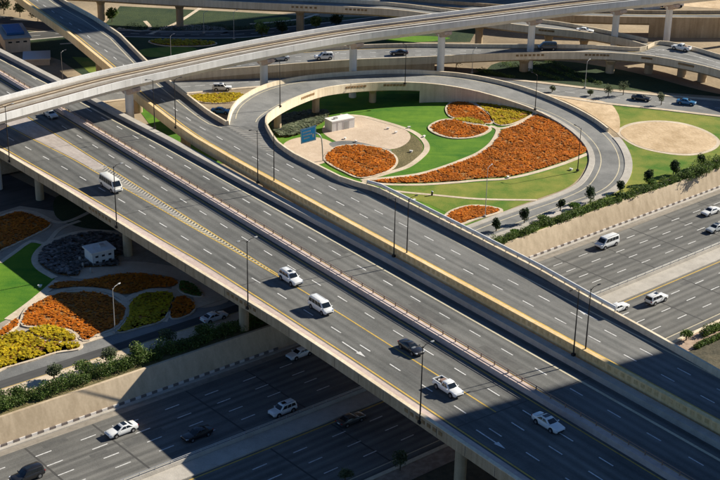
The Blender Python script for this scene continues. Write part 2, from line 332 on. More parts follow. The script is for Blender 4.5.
# slip road above the left wall
mb = MB(); mb.loft([[HW(u, -183.2, Z_G + 0.03), HW(u, -177.4, Z_G + 0.03)] for u in frange(-120, 172, 5)], False)
slip = struct(mb.build('slip_road', M['asph_l']))
hstrip('dark_lane', -180.2, -177.9, Z_G + 0.04, M['asph_d'], slip, -120, 172)
hstrip('edge_line', -177.75, -177.6, Z_G + 0.045, M['paint_y'], slip, -120, 172)
mb = MB(); mb.loft([[HW(u, -177.4, Z_G - .1), HW(u, -177.4, Z_G + 0.14), HW(u, -174.6, Z_G + 0.14), HW(u, -174.6, Z_G - .1)] for u in frange(-120, 172, 5)])
struct(mb.build('pavement', M['path']))
mb = MB(); mb.loft([[HW(u, -185.2, Z_G - .1), HW(u, -185.2, Z_G + 0.13), HW(u, -183.2, Z_G + 0.13), HW(u, -183.2, Z_G - .1)] for u in frange(-120, 172, 5)])
struct(mb.build('pavement', M['path']))

# ================================================================== FLYOVER (carriageways A and B)
TN = [(-420, 92.5), (-300, 99.6), (-262, 102.0), (-235, 103.5), (-205, 104.7), (-187, 105.6), (-165, 106.6), (-150, 106.8), (0, 106.8)]
TB = [(-420, 130.6), (-337, 133.0), (-302, 134.3), (-272, 134.7), (-250, 135.4), (-220, 135.7), (-190, 136.4), (-174, 136.7), (0, 136.8)]
YN = [(-420, 96.0), (-300, 102.0), (-257, 104.8), (-235, 106.5), (-220, 107.4), (-205, 108.2), (-193, 109.0), (-174, 109.5), (-150, 109.8), (0, 109.8)]
L1 = [(-420, 98.5), (-300, 105.4), (-262, 108.5), (-248, 109.6), (-219, 111.2), (-189, 112.4), (-174, 113.0), (-150, 113.4), (0, 113.4)]
GL = [(-420, 102.0), (-300, 109.0), (-269, 111.5), (-253, 113.2), (-231, 114.3), (-207, 115.4), (-190, 116.3), (-176, 116.9), (-163, 117.1), (0, 117.0)]
GU = [(-420, 115.8), (-269, 117.0), (-193, 117.05), (0, 117.05)]
SS = frange(-420, -10, 5)
fly = empty('flyover', BR(-200, 120, Z_G))
tag(fly, 'long elevated highway flyover crossing the picture, with two carriageways and tan parapets', 'bridge')
mb = MB()
mb.loft([[BR(s, tab(TN, s), 12.25), BR(s, tab(TB, s), 12.25), BR(s, tab(TB, s), 11.5), BR(s, tab(TB, s) - 2.4, 11.1), BR(s, tab(TB, s) - 4.2, 9.9),
          BR(s, tab(TN, s) + 4.4, 9.9), BR(s, tab(TN, s) + 2.4, 11.1), BR(s, tab(TN, s), 11.5)] for s in SS])
mb.build('deck_girder', M['tan'], fly)
mb = MB(); mb.loft([[BR(s, tab(TN, s) + 0.5, Z_A), BR(s, 124.0, Z_A)] for s in SS], False)
roadA = mb.build('road_surface', M['asph_a'], fly)
mb = MB(); mb.loft([[BR(s, 125.1, Z_A), BR(s, tab(TB, s) - 1.4, Z_A)] for s in SS], False)
roadB = mb.build('road_surface', M['asph_a'], fly)
mb = MB(); mb.loft([[BR(s, tab(TN, s) - 0.05, 11.55), BR(s, tab(TN, s) - 0.05, 13.28), BR(s, tab(TN, s) + 0.42, 13.28), BR(s, tab(TN, s) + 0.62, 12.2)] for s in SS])
parA = mb.build('parapet', M['tan'], fly)
mb = MB(); mb.loft([[BR(s, tab(TN, s) - 0.12, 13.28), BR(s, tab(TN, s) - 0.12, 13.40), BR(s, tab(TN, s) + 0.5, 13.40), BR(s, tab(TN, s) + 0.5, 13.28)] for s in SS])
mb.build('coping', M['cream'], parA)
mb = MB(); mb.loft([[BR(s, tab(TN, s) + 0.62, 12.2), BR(s, tab(TN, s) + 0.62, 12.42), BR(s, tab(YN, s) - 0.55, 12.42), BR(s, tab(YN, s) - 0.5, 12.2)] for s in SS])
mb.build('verge_kerb', M['pink'], fly)
mb = MB(); mb.loft([[BR(s, 123.95, 12.2), BR(s, 124.05, 13.15), BR(s, 125.15, 13.15), BR(s, 125.25, 12.2)] for s in SS])
mb.build('median_parapet', M['pink'], fly)
mb = MB(); mb.loft([[BR(s, tab(TB, s) - 1.5, 12.2), BR(s, tab(TB, s) - 1.42, 13.2), BR(s, tab(TB, s) + 0.05, 13.2), BR(s, tab(TB, s) + 0.05, 11.55)] for s in SS])
mb.build('parapet', M['conc'], fly)
# median guard rail
rail = empty('guard_rail', BR(-200, 125, 13.15))
tag(rail, 'brown steel guard rail on top of the rosy median parapet of the flyover', 'guard rail')
for z in (13.45, 13.8):
    MB().tube([BR(s, 124.95, z) for s in SS], 0.06, 6).build('rail_tube', M['rust'], rail)
po = MB().box((0, 0, 0.34), (0.16, 0.10, 0.68)).build('post', M['rust']); pme = po.data; bpy.data.objects.remove(po)
for s in frange(-330, -60, 3.0): mesh_obj('post', pme, rail, BR(s, 124.95, 13.15), math.pi / 2 - AZB)
def bline(name, T, wd, m, s0, s1, par, z=Z_A + 0.012, step=4):
    f = (lambda s: tab(T, s)) if isinstance(T, list) else (lambda s: T)
    b = MB(); b.loft([[BR(s, f(s) - wd / 2, z), BR(s, f(s) + wd / 2, z)] for s in frange(s0, s1, step)], False); return b.build(name, m, par)
bline('edge_line', YN, 0.28, M['paint_y'], -420, -10, roadA)
bline('edge_line', 123.35, 0.22, M['paint_y'], -420, -10, roadA)
bline('gore_line', GL, 0.25, M['paint_y'], -420, -125.6, roadA)
bline('gore_line', GU, 0.25, M['paint_y'], -420, -181, roadA)
bline('edge_line', 126.35, 0.25, M['paint_y'], -420, -10, roadB)
bline('edge_line', [(-420, 127.5), (-337, 129.9), (-302, 131.2), (-272, 131.7), (-250, 132.4), (-220, 132.7), (-190, 133.2), (0, 133.3)], 0.5, M['paint_c'], -420, -10, roadB)
def bdash(T, s0, s1, ph, par, z=Z_A + 0.012):
    f = (lambda s: tab(T, s)) if isinstance(T, list) else (lambda s: T)
    k0 = math.ceil((s0 - ph) / 7.47); k1 = math.floor((s1 - ph) / 7.47)
    for k in range(k0, k1 + 1):
        s = ph + 7.47 * k; a = math.atan2(f(s + 1) - f(s - 1), 2)
        mesh_obj('lane_dash', DASH, par, BR(s, f(s), z), math.pi / 2 - AZB + a)
bdash(L1, -345, -40, -173.8, roadA); bdash(120.55, -345, -40, -174.9, roadA); bdash(117.0, -122, -40, -113.5, roadA)
bdash(130.45, -345, -40, -175.7, roadB)
# painted gore: rosy infill and chevrons
mb = MB(); mb.loft([[BR(s, tab(GL, s) + 0.35, Z_A + 0.008), BR(s, max(tab(GL, s) + 0.36, tab(GU, s) - 0.35), Z_A + 0.008)] for s in frange(-420, -244, 4)], False)
mb.build('gore_infill', M['gorefill'], roadA)
for i, s in enumerate(frange(-246, -184, 0.95)):
    a, b = tab(GL, s) + 0.1, tab(GU, s) - 0.1
    if b - a < 0.15: continue
    mid = (a + b) / 2; k = (b - a) / 2 * 0.8
    m2 = MB(); zz = Z_A + 0.012
    m2.add([BR(s, a, zz), BR(s + 0.45, a, zz), BR(s + 0.45 + k, mid, zz), BR(s + k, mid, zz), BR(s + 0.45, b, zz), BR(s, b, zz)], [(0, 1, 2, 3), (3, 2, 4, 5)])
    m2.build('chevron', M['conc'] if s < -214 else M['paint_c'], roadA)
def arrow(s, t, z, par, sign=1, L=6.0):
    b = MB(); c = lambda ds, dt: BR(s + sign * ds, t + dt, z)
    b.add([c(-L / 2, -0.11), c(L / 2 - 1.9, -0.11), c(L / 2 - 1.9, 0.11), c(-L / 2, 0.11), c(L / 2 - 1.9, -0.42), c(L / 2, 0), c(L / 2 - 1.9, 0.42)], [(0, 1, 2, 3), (4, 5, 6)])
    return b.build('arrow_marking', M['paint_w'], par)
arrow(-152.0, 111.7, Z_A + 0.012, roadA); arrow(-120.5, 111.7, Z_A + 0.012, roadA)
# fretwork panels on the near parapet, in groups of six
def panel_mesh(wd, ht):
    b = MB(); b.box((0, 0, 0), (wd, 0.09, ht)); b.box((0, -0.04, 0), (wd * 0.62, 0.06, ht * 0.55))
    o = b.build('fretwork_panel', M['panel']); me = o.data; bpy.data.objects.remove(o); return me
PM = panel_mesh(0.75, 0.55)
for g in frange(-318, -40, 43.2):
    for k in range(7):
        s = g + k * 1.25; a = math.atan2(tab(TN, s + 1) - tab(TN, s - 1), 2)
        mesh_obj('fretwork_panel', PM, parA, BR(s, tab(TN, s) - 0.06, 12.55), math.pi / 2 - AZB + a)
jm = MB().box((0, 0, 0), (.05, .05, 1.5)).build('panel_joint', M['joint']); JM = jm.data; bpy.data.objects.remove(jm)
for s in frange(-330, -60, 6.0):
    mesh_obj('panel_joint', JM, parA, BR(s, tab(TN, s) - .05, 12.4), math.pi / 2 - AZB)
for s in (-292, -255, -219.5, -181, -125.5, -88):
    for rd_, a, b in ((roadA, tab(YN, s) - .4, 123.9), (roadB, 125.3, tab(TB, s) - 1.5)):
        MB().loft([[BR(s - .11, lerp(a, b, k / 4), Z_A + .006), BR(s + .11, lerp(a, b, k / 4), Z_A + .006)] for k in range(5)], False).build('expansion_joint', M['joint'], rd_)
# piers
def pier(parent, x, y, z0, z1, r, cap=None, m=None, rz=0, capd=(5.0, 2.0)):
    b = MB(); b.tube([(x, y, z0), (x, y, z1 - 1.2), (x, y, z1)], [r, r, r * 1.35], 20); o = b.build('pier', m or M['tan'], parent, smooth=40)
    if cap:
        c = MB(); c.loft([[Vector((x, y, 0)) + Matrix.Rotation(rz, 3, 'Z') @ Vector((sx * capd[0] / 2 * k, sy * capd[1] / 2 * k, 0)) + Vector((0, 0, z)) for sx, sy in ((-1, -1), (1, -1), (1, 1), (-1, 1))] for k, z in ((0.45, z1 - 1.0), (1.0, z1 + cap * 0.5), (1.0, z1 + cap))])
        c.build('pier_cap', m or M['tan'], o)
    return o
for s, z0 in ((-330, 3.9), (-292, 3.9), (-255, 3.9), (-219.5, 3.9), (-181, 3.9), (-125.5, 0.4), (-88, 0.4), (-50, 0.4)):
    for off in (4.2, 14.5, 25.5):
        p = BR(s, tab(TN, s) + off, 0); pier(fly, p.x, p.y, z0, 9.95, 0.85)
p0 = BR(-270, 0, 0)
# sandy abutment bank under the left end
mb = MB(); mb.loft([[BR(s, 84, 4.05), BR(s, tab(TN, s) - 1.0, 4.1 + 5.6 * k), BR(s, 128, 4.1 + 5.6 * k), BR(s, 131, 4.05)] for s, k in ((-420, 1), (-300, 1), (-283, 0.95), (-272, 0.05))], False)
struct(mb.build('embankment', M['sand']))

# ================================================================== RAMP C / D and loop
Dfar_px = [(30, -25), (65, 0), (93, 15), (120, 33), (147, 60), (170, 80), (193, 98), (210, 111), (227, 121)]
Cfar_px = [(267, 123), (272, 133), (279, 142), (293, 152), (310, 160.5), (345, 178), (380, 187.5), (480, 238), (540, 269), (600, 303), (655, 333), (720, 370)]
CF = sorted(ST(P(x, y, Z_C + 0.95)) for x, y in Dfar_px + Cfar_px); CF = [(-470, CF[0][1] + 6)] + CF + [(0, 148.5)]
CN = [(-470, 170), (-420, 163.2), (-375, 156.7), (-336, 152.2), (-303, 147.0), (-278, 141.8), (-254, 138.6), (-245, 137.8), (-230, 137.4), (-190, 137.3), (0, 137.5)]
s_nose = ST(P(227, 121, Z_C + .95))[0]; s_in = ST(P(267, 123, Z_C + .95))[0]
SC_ = sorted(set([round(x, 2) for x in frange(-465, -10, 4)] + [round(s_nose, 2), round(s_in, 2)]))
ramp = empty('curved_ramp', BR(-200, 145, Z_G))
tag(ramp, 'elevated ramp with ochre fascia running beside the flyover and curving away at upper left', 'bridge')
mb = MB(); mb.loft([[BR(s, tab(CN, s), Z_C - 0.05), BR(s, tab(CF, s), Z_C - 0.05), BR(s, tab(CF, s), Z_C - 0.9), BR(s, tab(CF, s) - 2.4, Z_C - 1.2), BR(s, tab(CF, s) - 3.6, Z_C - 2.3),
                     BR(s, tab(CN, s) + 3.6, Z_C - 2.3), BR(s, tab(CN, s) + 2.4, Z_C - 1.2), BR(s, tab(CN, s), Z_C - 0.9)] for s in SC_])
mb.build('deck_girder', M['tan'], ramp)
mb = MB(); mb.loft([[BR(s, tab(CN, s) + 0.4, Z_C), BR(s, tab(CF, s) - (0.4 if s < s_nose or s > s_in else 0), Z_C)] for s in SC_], False)
roadC = mb.build('road_surface', M['asph_c'], ramp)
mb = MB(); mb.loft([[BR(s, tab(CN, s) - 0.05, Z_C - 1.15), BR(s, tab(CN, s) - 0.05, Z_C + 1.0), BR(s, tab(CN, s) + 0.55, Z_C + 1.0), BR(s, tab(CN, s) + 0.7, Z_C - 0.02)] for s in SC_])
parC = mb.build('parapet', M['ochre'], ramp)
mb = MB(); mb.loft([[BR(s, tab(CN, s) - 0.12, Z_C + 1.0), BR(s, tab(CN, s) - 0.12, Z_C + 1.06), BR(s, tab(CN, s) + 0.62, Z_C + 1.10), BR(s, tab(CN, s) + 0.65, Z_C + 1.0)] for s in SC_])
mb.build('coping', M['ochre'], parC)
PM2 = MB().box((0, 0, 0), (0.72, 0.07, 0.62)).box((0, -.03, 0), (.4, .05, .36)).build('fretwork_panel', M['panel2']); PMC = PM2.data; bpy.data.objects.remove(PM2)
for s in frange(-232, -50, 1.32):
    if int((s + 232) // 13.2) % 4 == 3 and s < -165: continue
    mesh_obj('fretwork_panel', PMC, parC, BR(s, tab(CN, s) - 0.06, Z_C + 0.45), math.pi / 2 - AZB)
for lo, hi in ((-465, s_nose), (s_in, -10)):
    S2 = [s for s in SC_ if lo - .01 <= s <= hi + .01]
    mb = MB(); mb.loft([[BR(s, tab(CF, s) - 0.5, Z_C - 0.02), BR(s, tab(CF, s) - 0.4, Z_C + 1.0), BR(s, tab(CF, s) + 0.05, Z_C + 1.0), BR(s, tab(CF, s) + 0.05, Z_C - 1.15)] for s in S2])
    mb.build('parapet', M['cream'], ramp)
# shoulder of C far side
CL = [(s, tab(CF, s) - 3.0) for s in (-230, -215, -200, -185, -170)] + [(-150, 149.2), (0, 148.4)]
CL = [(s, max(t, 149.3) if s < -175 else 149.3) for s, t in CL[:5]] + CL[5:]
bline('edge_line', CL, 0.3, M['paint_c'], -225, -10, roadC, Z_C + 0.012)
bline('edge_line', [(s, t + 2.3) for s, t in CN], 0.28, M['paint_y'], -460, -10, roadC, Z_C + 0.012)
bline('edge_line', [(s, t - 3.0) for s, t in CF], 0.28, M['paint_c'], -460, s_nose + 1, roadC, Z_C + 0.012)
Ca = [(-420, 168.0), (-375, 161.5), (-336, 157.0), (-303, 151.6), (-278, 146.6), (-254, 143.6), (-230, 142.9), (-185, 142.9), (0, 142.6)]
bdash(Ca, -440, -40, -177.2, roadC, Z_C + 0.012)
bdash([(-230, 146.4), (0, 146.1)], -232, -40, -177.2, roadC, Z_C + 0.012)
arrow(-139.0, 147.9, Z_C + 0.012, roadC, -1, 4.5)
# merge hatching between ramp and loop
for i in range(14):
    s = s_nose + 0.8 + i * 1.35; t0 = 148.6 - i * 0.10; t1 = 150.4 + max(0, 3 - abs(i - 4)) * 1.0
    b = MB(); z = Z_C + 0.012
    b.poly([BR(s, t0, z), BR(s + 0.22, t0, z), BR(s + 2.2, t1, z), BR(s + 1.98, t1, z)]); b.build('merge_hatch', M['conc'], roadC)
for s in (-330, -296, -262, -226, -190, -126, -90, -52):
    tc = (tab(CN, s) + tab(CF, s)) / 2; p = BR(s, tc, 0); z0 = 3.9 if s < -180 else 0.4
    pier(ramp, p.x, p.y, z0, Z_C - 2.4, 1.1, 0.7, rz=math.pi / 2 - AZB + math.pi / 2, capd=(min(8, tab(CF, s) - tab(CN, s) - 4), 2.2))

# white tube barrier on the outer parapet of C
wb = empty('white_barrier', BR(-165, 152, Z_C + 1)); tag(wb, 'white tubular barrier rail along the far parapet of the ochre ramp', 'barrier')
S2 = frange(-203, -136, 3)
MB().tube([BR(s, tab(CF, s) + 0.05, Z_C + 1.55) for s in S2], 0.28, 10).build('rail_tube', M['white'], wb, smooth=40)
MB().tube([BR(s, tab(CF, s) - 0.05, Z_C + 1.25) for s in S2], 0.07, 6).build('rail_tube', M['palemetal'], wb)
po = MB().box((0, 0, 0.3), (0.12, 0.12, 0.6)).build('post', M['palemetal']); pme = po.data; bpy.data.objects.remove(po)
for s in S2: mesh_obj('post', pme, wb, BR(s, tab(CF, s) - 0.15, Z_C + 0.98), math.pi / 2 - AZB)

# ---- loop ramp
LP = [((227, 121), (267, 123), 13.5, 1), ((231, 108), (267, 117), 13.3, 1), ((240, 97.5), (271, 112), 13.0, 1), ((258, 87), (283, 104), 12.5, 1), ((280, 80), (300, 96), 12.0, 1),
      ((310, 75), (322, 88.5), 11.3, 1), ((350, 71.5), (350, 84.3), 10.4, 1), ((392, 69.6), (385, 82.3), 9.3, 1), ((430, 70.5), (420, 82.8), 8.3, 1), ((465, 73.5), (450, 86), 7.3, 1),
      ((500, 80), (478, 91.5), 6.2, 1), ((530, 88.5), (503, 98.5), 5.3, .8), ((560, 100), (528, 107), 4.8, .5), ((585, 112), (550, 117), 4.5, .25), ((605, 125), (570, 130), 4.35, .15),
      ((620, 143), (584, 144), 4.25, .15), ((627, 160), (589, 157), 4.2, .15), ((624, 176), (586, 170), 4.2, .15), ((610, 190), (575, 184), 4.2, .15), ((580, 202), (552, 195), 4.2, .15),
      ((547, 215), (520, 206), 4.2, .15), ((513, 228), (490, 216.5), 4.2, .15), ((480, 240), (460, 228), 4.2, .15), ((450, 251.5), (430, 239), 4.2, .15), ((425, 263), (405, 250), 4.2, .15)]
lo_ = []; li_ = []
for i, (a, b, z, h) in enumerate(LP):
    ho = 1.0 if i < 15 else 0.3
    pa = P(a[0], a[1], z + ho * .95); pb = P(b[0], b[1], z + h * .95); pa.z = z; pb.z = z; lo_.append(pa); li_.append(pb)
lo_ = cat(lo_, 5); li_ = cat(li_, 5); NL = len(lo_)
hin = [lerp(LP[min(i // 5, 24)][3], LP[min(i // 5 + 1, 24)][3], (i % 5) / 5) for i in range(NL)]
def across(i, k, z=0):
    v = lo_[i] + (li_[i] - lo_[i]) * k; v = v.copy(); v.z += z; return v
wid = [(li_[i] - lo_[i]).length for i in range(NL)]
def off_o(i, d, z): return across(i, d / wid[i], z)
def off_i(i, d, z): return across(i, 1 - d / wid[i], z)
loop = empty('loop_ramp', lo_[30]); tag(loop, 'cream walled loop ramp curling around the central garden', 'ramp')
NB = 42          # bridge part ends about here, solid below
mb = MB(); mb.loft([[off_o(i, 0, -0.05), off_i(i, 0, -0.05), off_i(i, 0, -0.9), off_i(i, 2.2, -1.2), off_i(i, 3.2, -2.2), off_o(i, 3.2, -2.2), off_o(i, 2.2, -1.2), off_o(i, 0, -0.9)] for i in range(0, NB)])
mb.build('deck_girder', M['tan'], loop)
def flat(v, z): v = v.copy(); v.z = z; return v
mb = MB(); mb.loft([[off_o(i, 0, -0.05), off_i(i, 0, -0.05), flat(li_[i], 3.8), flat(lo_[i], 3.8)] for i in range(NB - 2, NL)])
mb.build('embankment_wall', M['cream'], loop)
mb = MB(); mb.loft([[off_o(i, 0.3, 0), off_i(i, 0.3, 0)] for i in range(NL)], False)
roadL = mb.build('road_surface', M['asph_l'], loop)
mb = MB(); mb.loft([[off_o(i, -0.05, -1.1 if i < NB else -0.3), off_o(i, -0.05, 1.0), off_o(i, 0.4, 1.0), off_o(i, 0.5, -0.02)] for i in range(0, 72)]); parO = mb.build('parapet', M['cream'], loop)
mb = MB(); mb.loft([[off_i(i, -0.05, -1.1 if i < NB else -0.3), off_i(i, -0.05, max(.12, hin[i])), off_i(i, 0.4, max(.12, hin[i])), off_i(i, 0.5, -0.02)] for i in range(0, 66)]); parI = mb.build('parapet', M['cream'], loop)
mb = MB(); mb.loft([[off_i(i, 0.02, -0.2), off_i(i, 0.02, 0.13), off_i(i, 1.3, 0.13), off_i(i, 1.35, -0.02)] for i in range(62, NL)]); mb.build('inner_kerb', M['conc'], loop)
mb = MB(); mb.loft([[off_o(i, -1.2, -0.2), off_o(i, -1.2, 0.13), off_o(i, 0.5, 0.13), off_o(i, 0.55, -0.02)] for i in range(73, NL)]); mb.build('outer_kerb', M['conc'], loop)
for (f, d, m, i0) in ((off_o, 1.6, 'paint_c', 3), (off_i, 2.6, 'paint_c', 3)):
    b = MB(); b.loft([[f(i, d, 0.012), f(i, d + 0.22, 0.012)] for i in range(i0, NL)], False); b.build('edge_line', M[m], roadL)
# panels on loop inner face
for g0 in (20.5, 29.5, 35.0):
    for k in range(7):
        x = g0 + k * 0.45; i = int(x); fr = x - i
        v = off_i(i, -0.07, 0.25).lerp(off_i(i + 1, -0.07, 0.25), fr); d = li_[i + 1] - li_[i]
        mesh_obj('fretwork_panel', PM, parI, v, math.atan2(d.y, d.x))
for i in (9, 17, 25, 33):
    p = across(i, 0.5); z = lo_[i].z; d = li_[i] - lo_[i]
    pier(loop, p.x, p.y, 3.9, z - 2.2, 0.9, 0.5, rz=math.atan2(d.y, d.x), capd=(6, 1.8))

# ================================================================== METRO VIADUCT
nearpx = [(-60, 139), (0, 122), (60, 105), (120, 88.5), (180, 75), (240, 62), (300, 50.3), (360, 40), (420, 32), (480, 24.3), (540, 16.6), (600, 9.3), (680, 1.0), (760, -7)]
nm = cat([P(x, y, 20.20) for x, y in nearpx], 5)
mc = []
for i, p in enumerate(nm):
    d = (nm[min(i + 1, len(nm) - 1)] - nm[max(i - 1, 0)]); d.z = 0; d.normalize(); nrm = Vector((-d.y, d.x, 0))
    mc.append((Vector((p.x, p.y, 0)) + nrm * 4.9, nrm))
def mrow(i, prof): c, n = mc[i]; return [Vector((c.x - n.x * a, c.y - n.y * a, z)) for a, z in prof]
metro = empty('metro_viaduct', mc[20][0] + Vector((0, 0, 4))); tag(metro, 'white elevated metro viaduct with two tracks sweeping across the top', 'viaduct')
NM = range(len(mc))
MB().loft([mrow(i, [(-4.75, 20.25), (-2.6, 18.70), (2.6, 18.70), (4.75, 20.25), (4.4, 20.40), (-4.4, 20.40)]) for i in NM]).build('girder', M['white'], metro, smooth=30)
MB().loft([mrow(i, [(4.4, 20.30), (4.9, 20.20), (4.9, 21.75), (4.55, 21.75), (4.5, 20.40)]) for i in NM]).build('parapet', M['white'], metro)
MB().loft([mrow(i, [(-4.4, 20.30), (-4.9, 20.20), (-4.9, 21.75), (-4.55, 21.75), (-4.5, 20.40)]) for i in NM]).build('parapet', M['white'], metro)
MB().loft([mrow(i, [(4.5, 20.41), (-4.5, 20.41)]) for i in NM], False).build('track_slab', M['ballast'], metro)
for c in (2.25, -2.25):
    MB().loft([mrow(i, [(c - 1.25, 20.40), (c - 1.25, 20.56), (c + 1.25, 20.56), (c + 1.25, 20.40)]) for i in NM]).build('track_plinth', M['sleeper'], metro)
    for e in (-0.72, 0.72):
        MB().loft([mrow(i, [(c + e - .06, 20.55), (c + e - .06, 20.76), (c + e + .06, 20.76), (c + e + .06, 20.55)]) for i in NM]).build('running_rail', M['steel'], metro)
MB().loft([mrow(i, [(-0.45, 20.40), (-0.45, 20.90), (0.45, 20.90), (0.45, 20.40)]) for i in NM]).build('walkway', M['conc'], metro)
MB().loft([mrow(i, [(3.75, 20.40), (3.75, 20.95), (4.3, 20.95), (4.3, 20.40)]) for i in NM]).build('cable_trough', M['conc'], metro)
MB().loft([mrow(i, [(-3.75, 20.40), (-3.75, 20.95), (-4.3, 20.95), (-4.3, 20.40)]) for i in NM]).build('cable_trough', M['conc'], metro)
jm = MB().box((0, 0, 0), (.03, .012, 1.5)).build('segment_joint', M['galv']); JM2 = jm.data; bpy.data.objects.remove(jm)
acc_ = 0.0
for i in range(len(mc) - 1):
    c, n = mc[i]; c2 = mc[i + 1][0]; d = c2 - c; L_ = d.length; x = (-acc_) % 4.0
    while x < L_:
        v = c + d * (x / L_) - n * 4.9; mesh_obj('segment_joint', JM2, metro, (v.x, v.y, 20.97), math.atan2(d.y, d.x)); x += 4.0
    acc_ += L_
def proj(v): d = v - CAM; k = d.dot(FW); return (360 + FPX * d.dot(RT) / k, 240 - FPX * d.dot(UP) / k)
for px in (-5, 130, 264, 353, 441, 531, 615, 668, 730):
    best = min(range(len(mc)), key=lambda i: abs(proj(Vector((mc[i][0].x, mc[i][0].y, 12)))[0] - px))
    j = best + (1 if proj(Vector((mc[best][0].x, mc[best][0].y, 12)))[0] < px and best < len(mc) - 1 else -1); j = max(0, j)
    xa, xb = (proj(Vector((mc[q][0].x, mc[q][0].y, 12)))[0] for q in (best, j)); fr = (px - xa) / (xb - xa) if abs(xb - xa) > .01 else 0
    c = mc[best][0].lerp(mc[j][0], fr); n = mc[best][1]
    b = MB(); b.tube([(c.x, c.y, 3.9), (c.x, c.y, 16.60), (c.x, c.y, 17.60)], [0.95, 0.95, 1.15], 20); o = b.build('pier', M['white'], metro, smooth=40)
    b = MB()
    t = Vector((n.y, -n.x, 0))
    b.loft([[Vector((c.x, c.y, z)) + n * (sx * hx) + t * (sy * hy) for sx, sy in ((-1, -1), (1, -1), (1, 1), (-1, 1))] for hx, hy, z in ((0.95, 0.95, 16.80), (3.1, 1.1, 18.00), (3.1, 1.1, 18.75))])
    b.build('pier_cap', M['pink'], o)  # rosy tone puts the side light on the flared cap into its colour

# ================================================================== BACKGROUND RAMPS
def ribbon_bridge(name, label, pairs, par_n, par_f, body, road, base=None, fasc=0.95, piers=(), n=4, pier_r=0.9, walls=None):
    """pairs: (near px, far px, parapet-top z)"""
    A = cat([P(a[0], a[1], z) for a, b, z in pairs], n); B = cat([P(b[0], b[1], z) for a, b, z in pairs], n)
    for v in A + B: v.z -= 1.0
    N = len(A); W = [(B[i] - A[i]).length for i in range(N)]
    def at(i, d, z, far=False):
        v = A[i] + (B[i] - A[i]) * ((W[i] - d if far else d) / W[i]); v = v.copy(); v.z += z; return v
    root = empty(name, (A[N // 2].x, A[N // 2].y, Z_G)); tag(root, label, 'ramp')
    MB().loft([[at(i, 0, -.05), at(i, 0, -.05, 1), at(i, 0, -fasc, 1), at(i, 2, -fasc - .3, 1), at(i, 2.6, -fasc - 1.1, 1), at(i, 2.6, -fasc - 1.1), at(i, 2, -fasc - .3), at(i, 0, -fasc)] for i in range(N)]).build('deck_girder', M[body], root)
    rd = MB().loft([[at(i, .35, 0), at(i, .35, 0, 1)] for i in range(N)], False).build('road_surface', M[road], root)
    pn = MB().loft([[at(i, -.05, -fasc - .05), at(i, -.05, 1.0), at(i, .35, 1.0), at(i, .45, -.02)] for i in range(N)]).build('parapet', M[par_n], root)
    MB().loft([[at(i, -.05, -fasc - .05, 1), at(i, -.05, 1.0, 1), at(i, .35, 1.0, 1), at(i, .45, -.02, 1)] for i in range(N)]).build('parapet', M[par_f], root)
    for d, fr, m in ((1.2, 0, 'paint_c'), (1.2, 1, 'paint_y')):
        MB().loft([[at(i, d, .012, fr), at(i, d + .22, .012, fr)] for i in range(N)], False).build('edge_line', M[m], rd)
    return root, rd, pn, at, A, B, W, N
E1P = [((120, 79), (120, 64), 5.4), ((200, 71), (200, 57), 6.5), ((240, 67.5), (240, 53), 7.2), ((300, 63), (300, 48), 7.9), ((360, 59), (360, 44.5), 8.5), ((420, 56.8), (420, 43), 9.2), ((480, 53.8), (480, 43.7), 9.9), ((540, 52), (540, 44), 10.5),
       ((600, 52), (600, 45), 10.6), ((640, 54.5), (640, 47), 10.6), ((660, 57), (660, 40.5), 10.6), ((692, 63), (692, 46), 10.6), ((720, 70), (720, 54), 10.6), ((780, 88), (780, 70), 10.6)]
e1, e1r, e1p, e1at, e1A, e1B, e1W, e1N = ribbon_bridge('connector_ramp', 'wide tan connector ramp with cars, passing behind the loop and under the metro', E1P, 'cream', 'cream', 'tan', 'asph_l')
# solid wall under the left stretch
MB().loft([[e1at(i, 0.02, -0.9), flat(e1at(i, 0.02, 0), 3.9), flat(e1at(i, 1.2, 0), 3.9), e1at(i, 1.2, -0.9)] for i in range(0, 22)]).build('abutment_wall', M['tan'], e1)
for px0 in (26.5, 31, 36.5, 42.5):
    for k in range(7):
        x = px0 + k * 0.28; i = int(x); v = e1at(i, -.08, 0.2).lerp(e1at(i + 1, -.08, 0.2), x - i); d = e1A[i + 1] - e1A[i]
        mesh_obj('fretwork_panel', PM, e1p, v, math.atan2(d.y, d.x))
for i in (27, 33, 38, 43, 46, 50):
    c = e1at(i, e1W[i] / 2, 0); d = e1B[i] - e1A[i]; pier(e1, c.x, c.y, 3.9, c.z - 2.0, 1.2, 0.6, rz=math.atan2(d.y, d.x), capd=(6, 2.4))
for i in range(0, e1N - 1):
    for f in (0.38, 0.66):
        if i % 1 == 0 and e1W[i] > 9:
            v = e1at(i, e1W[i] * f, .012); d = e1A[i + 1] - e1A[i]; mesh_obj('lane_dash', DASH, e1r, v, math.atan2(d.y, d.x))
E2P = [((20, -10), (20, -17), 13.5), ((100, -6), (100, -13), 13.5), ((160, -2.5), (160, -9.5), 13.4), ((240, 1.7), (240, -5.5), 13.2), ((300, 4.3), (300, -2.8), 13.1), ((360, 7), (360, 0), 13), ((400, 9.8), (400, 3), 12.9), ((430, 13.5), (430, 6.5), 12.8), ((480, 19.5), (480, 12.5), 12.4),
       ((540, 27), (540, 19), 11.8), ((570, 30), (570, 23), 11.4), ((600, 34), (600, 28.5), 11.0), ((630, 40), (630, 34.5), 10.7), ((648, 45.5), (648, 38.5), 10.62)]
e2, e2r, e2p, e2at, e2A, e2B, e2W, e2N = ribbon_bridge('high_ramp', 'narrow sunlit tan ramp at the top, joining the wide connector from behind the metro', E2P, 'cream', 'cream', 'tan', 'asph_l')
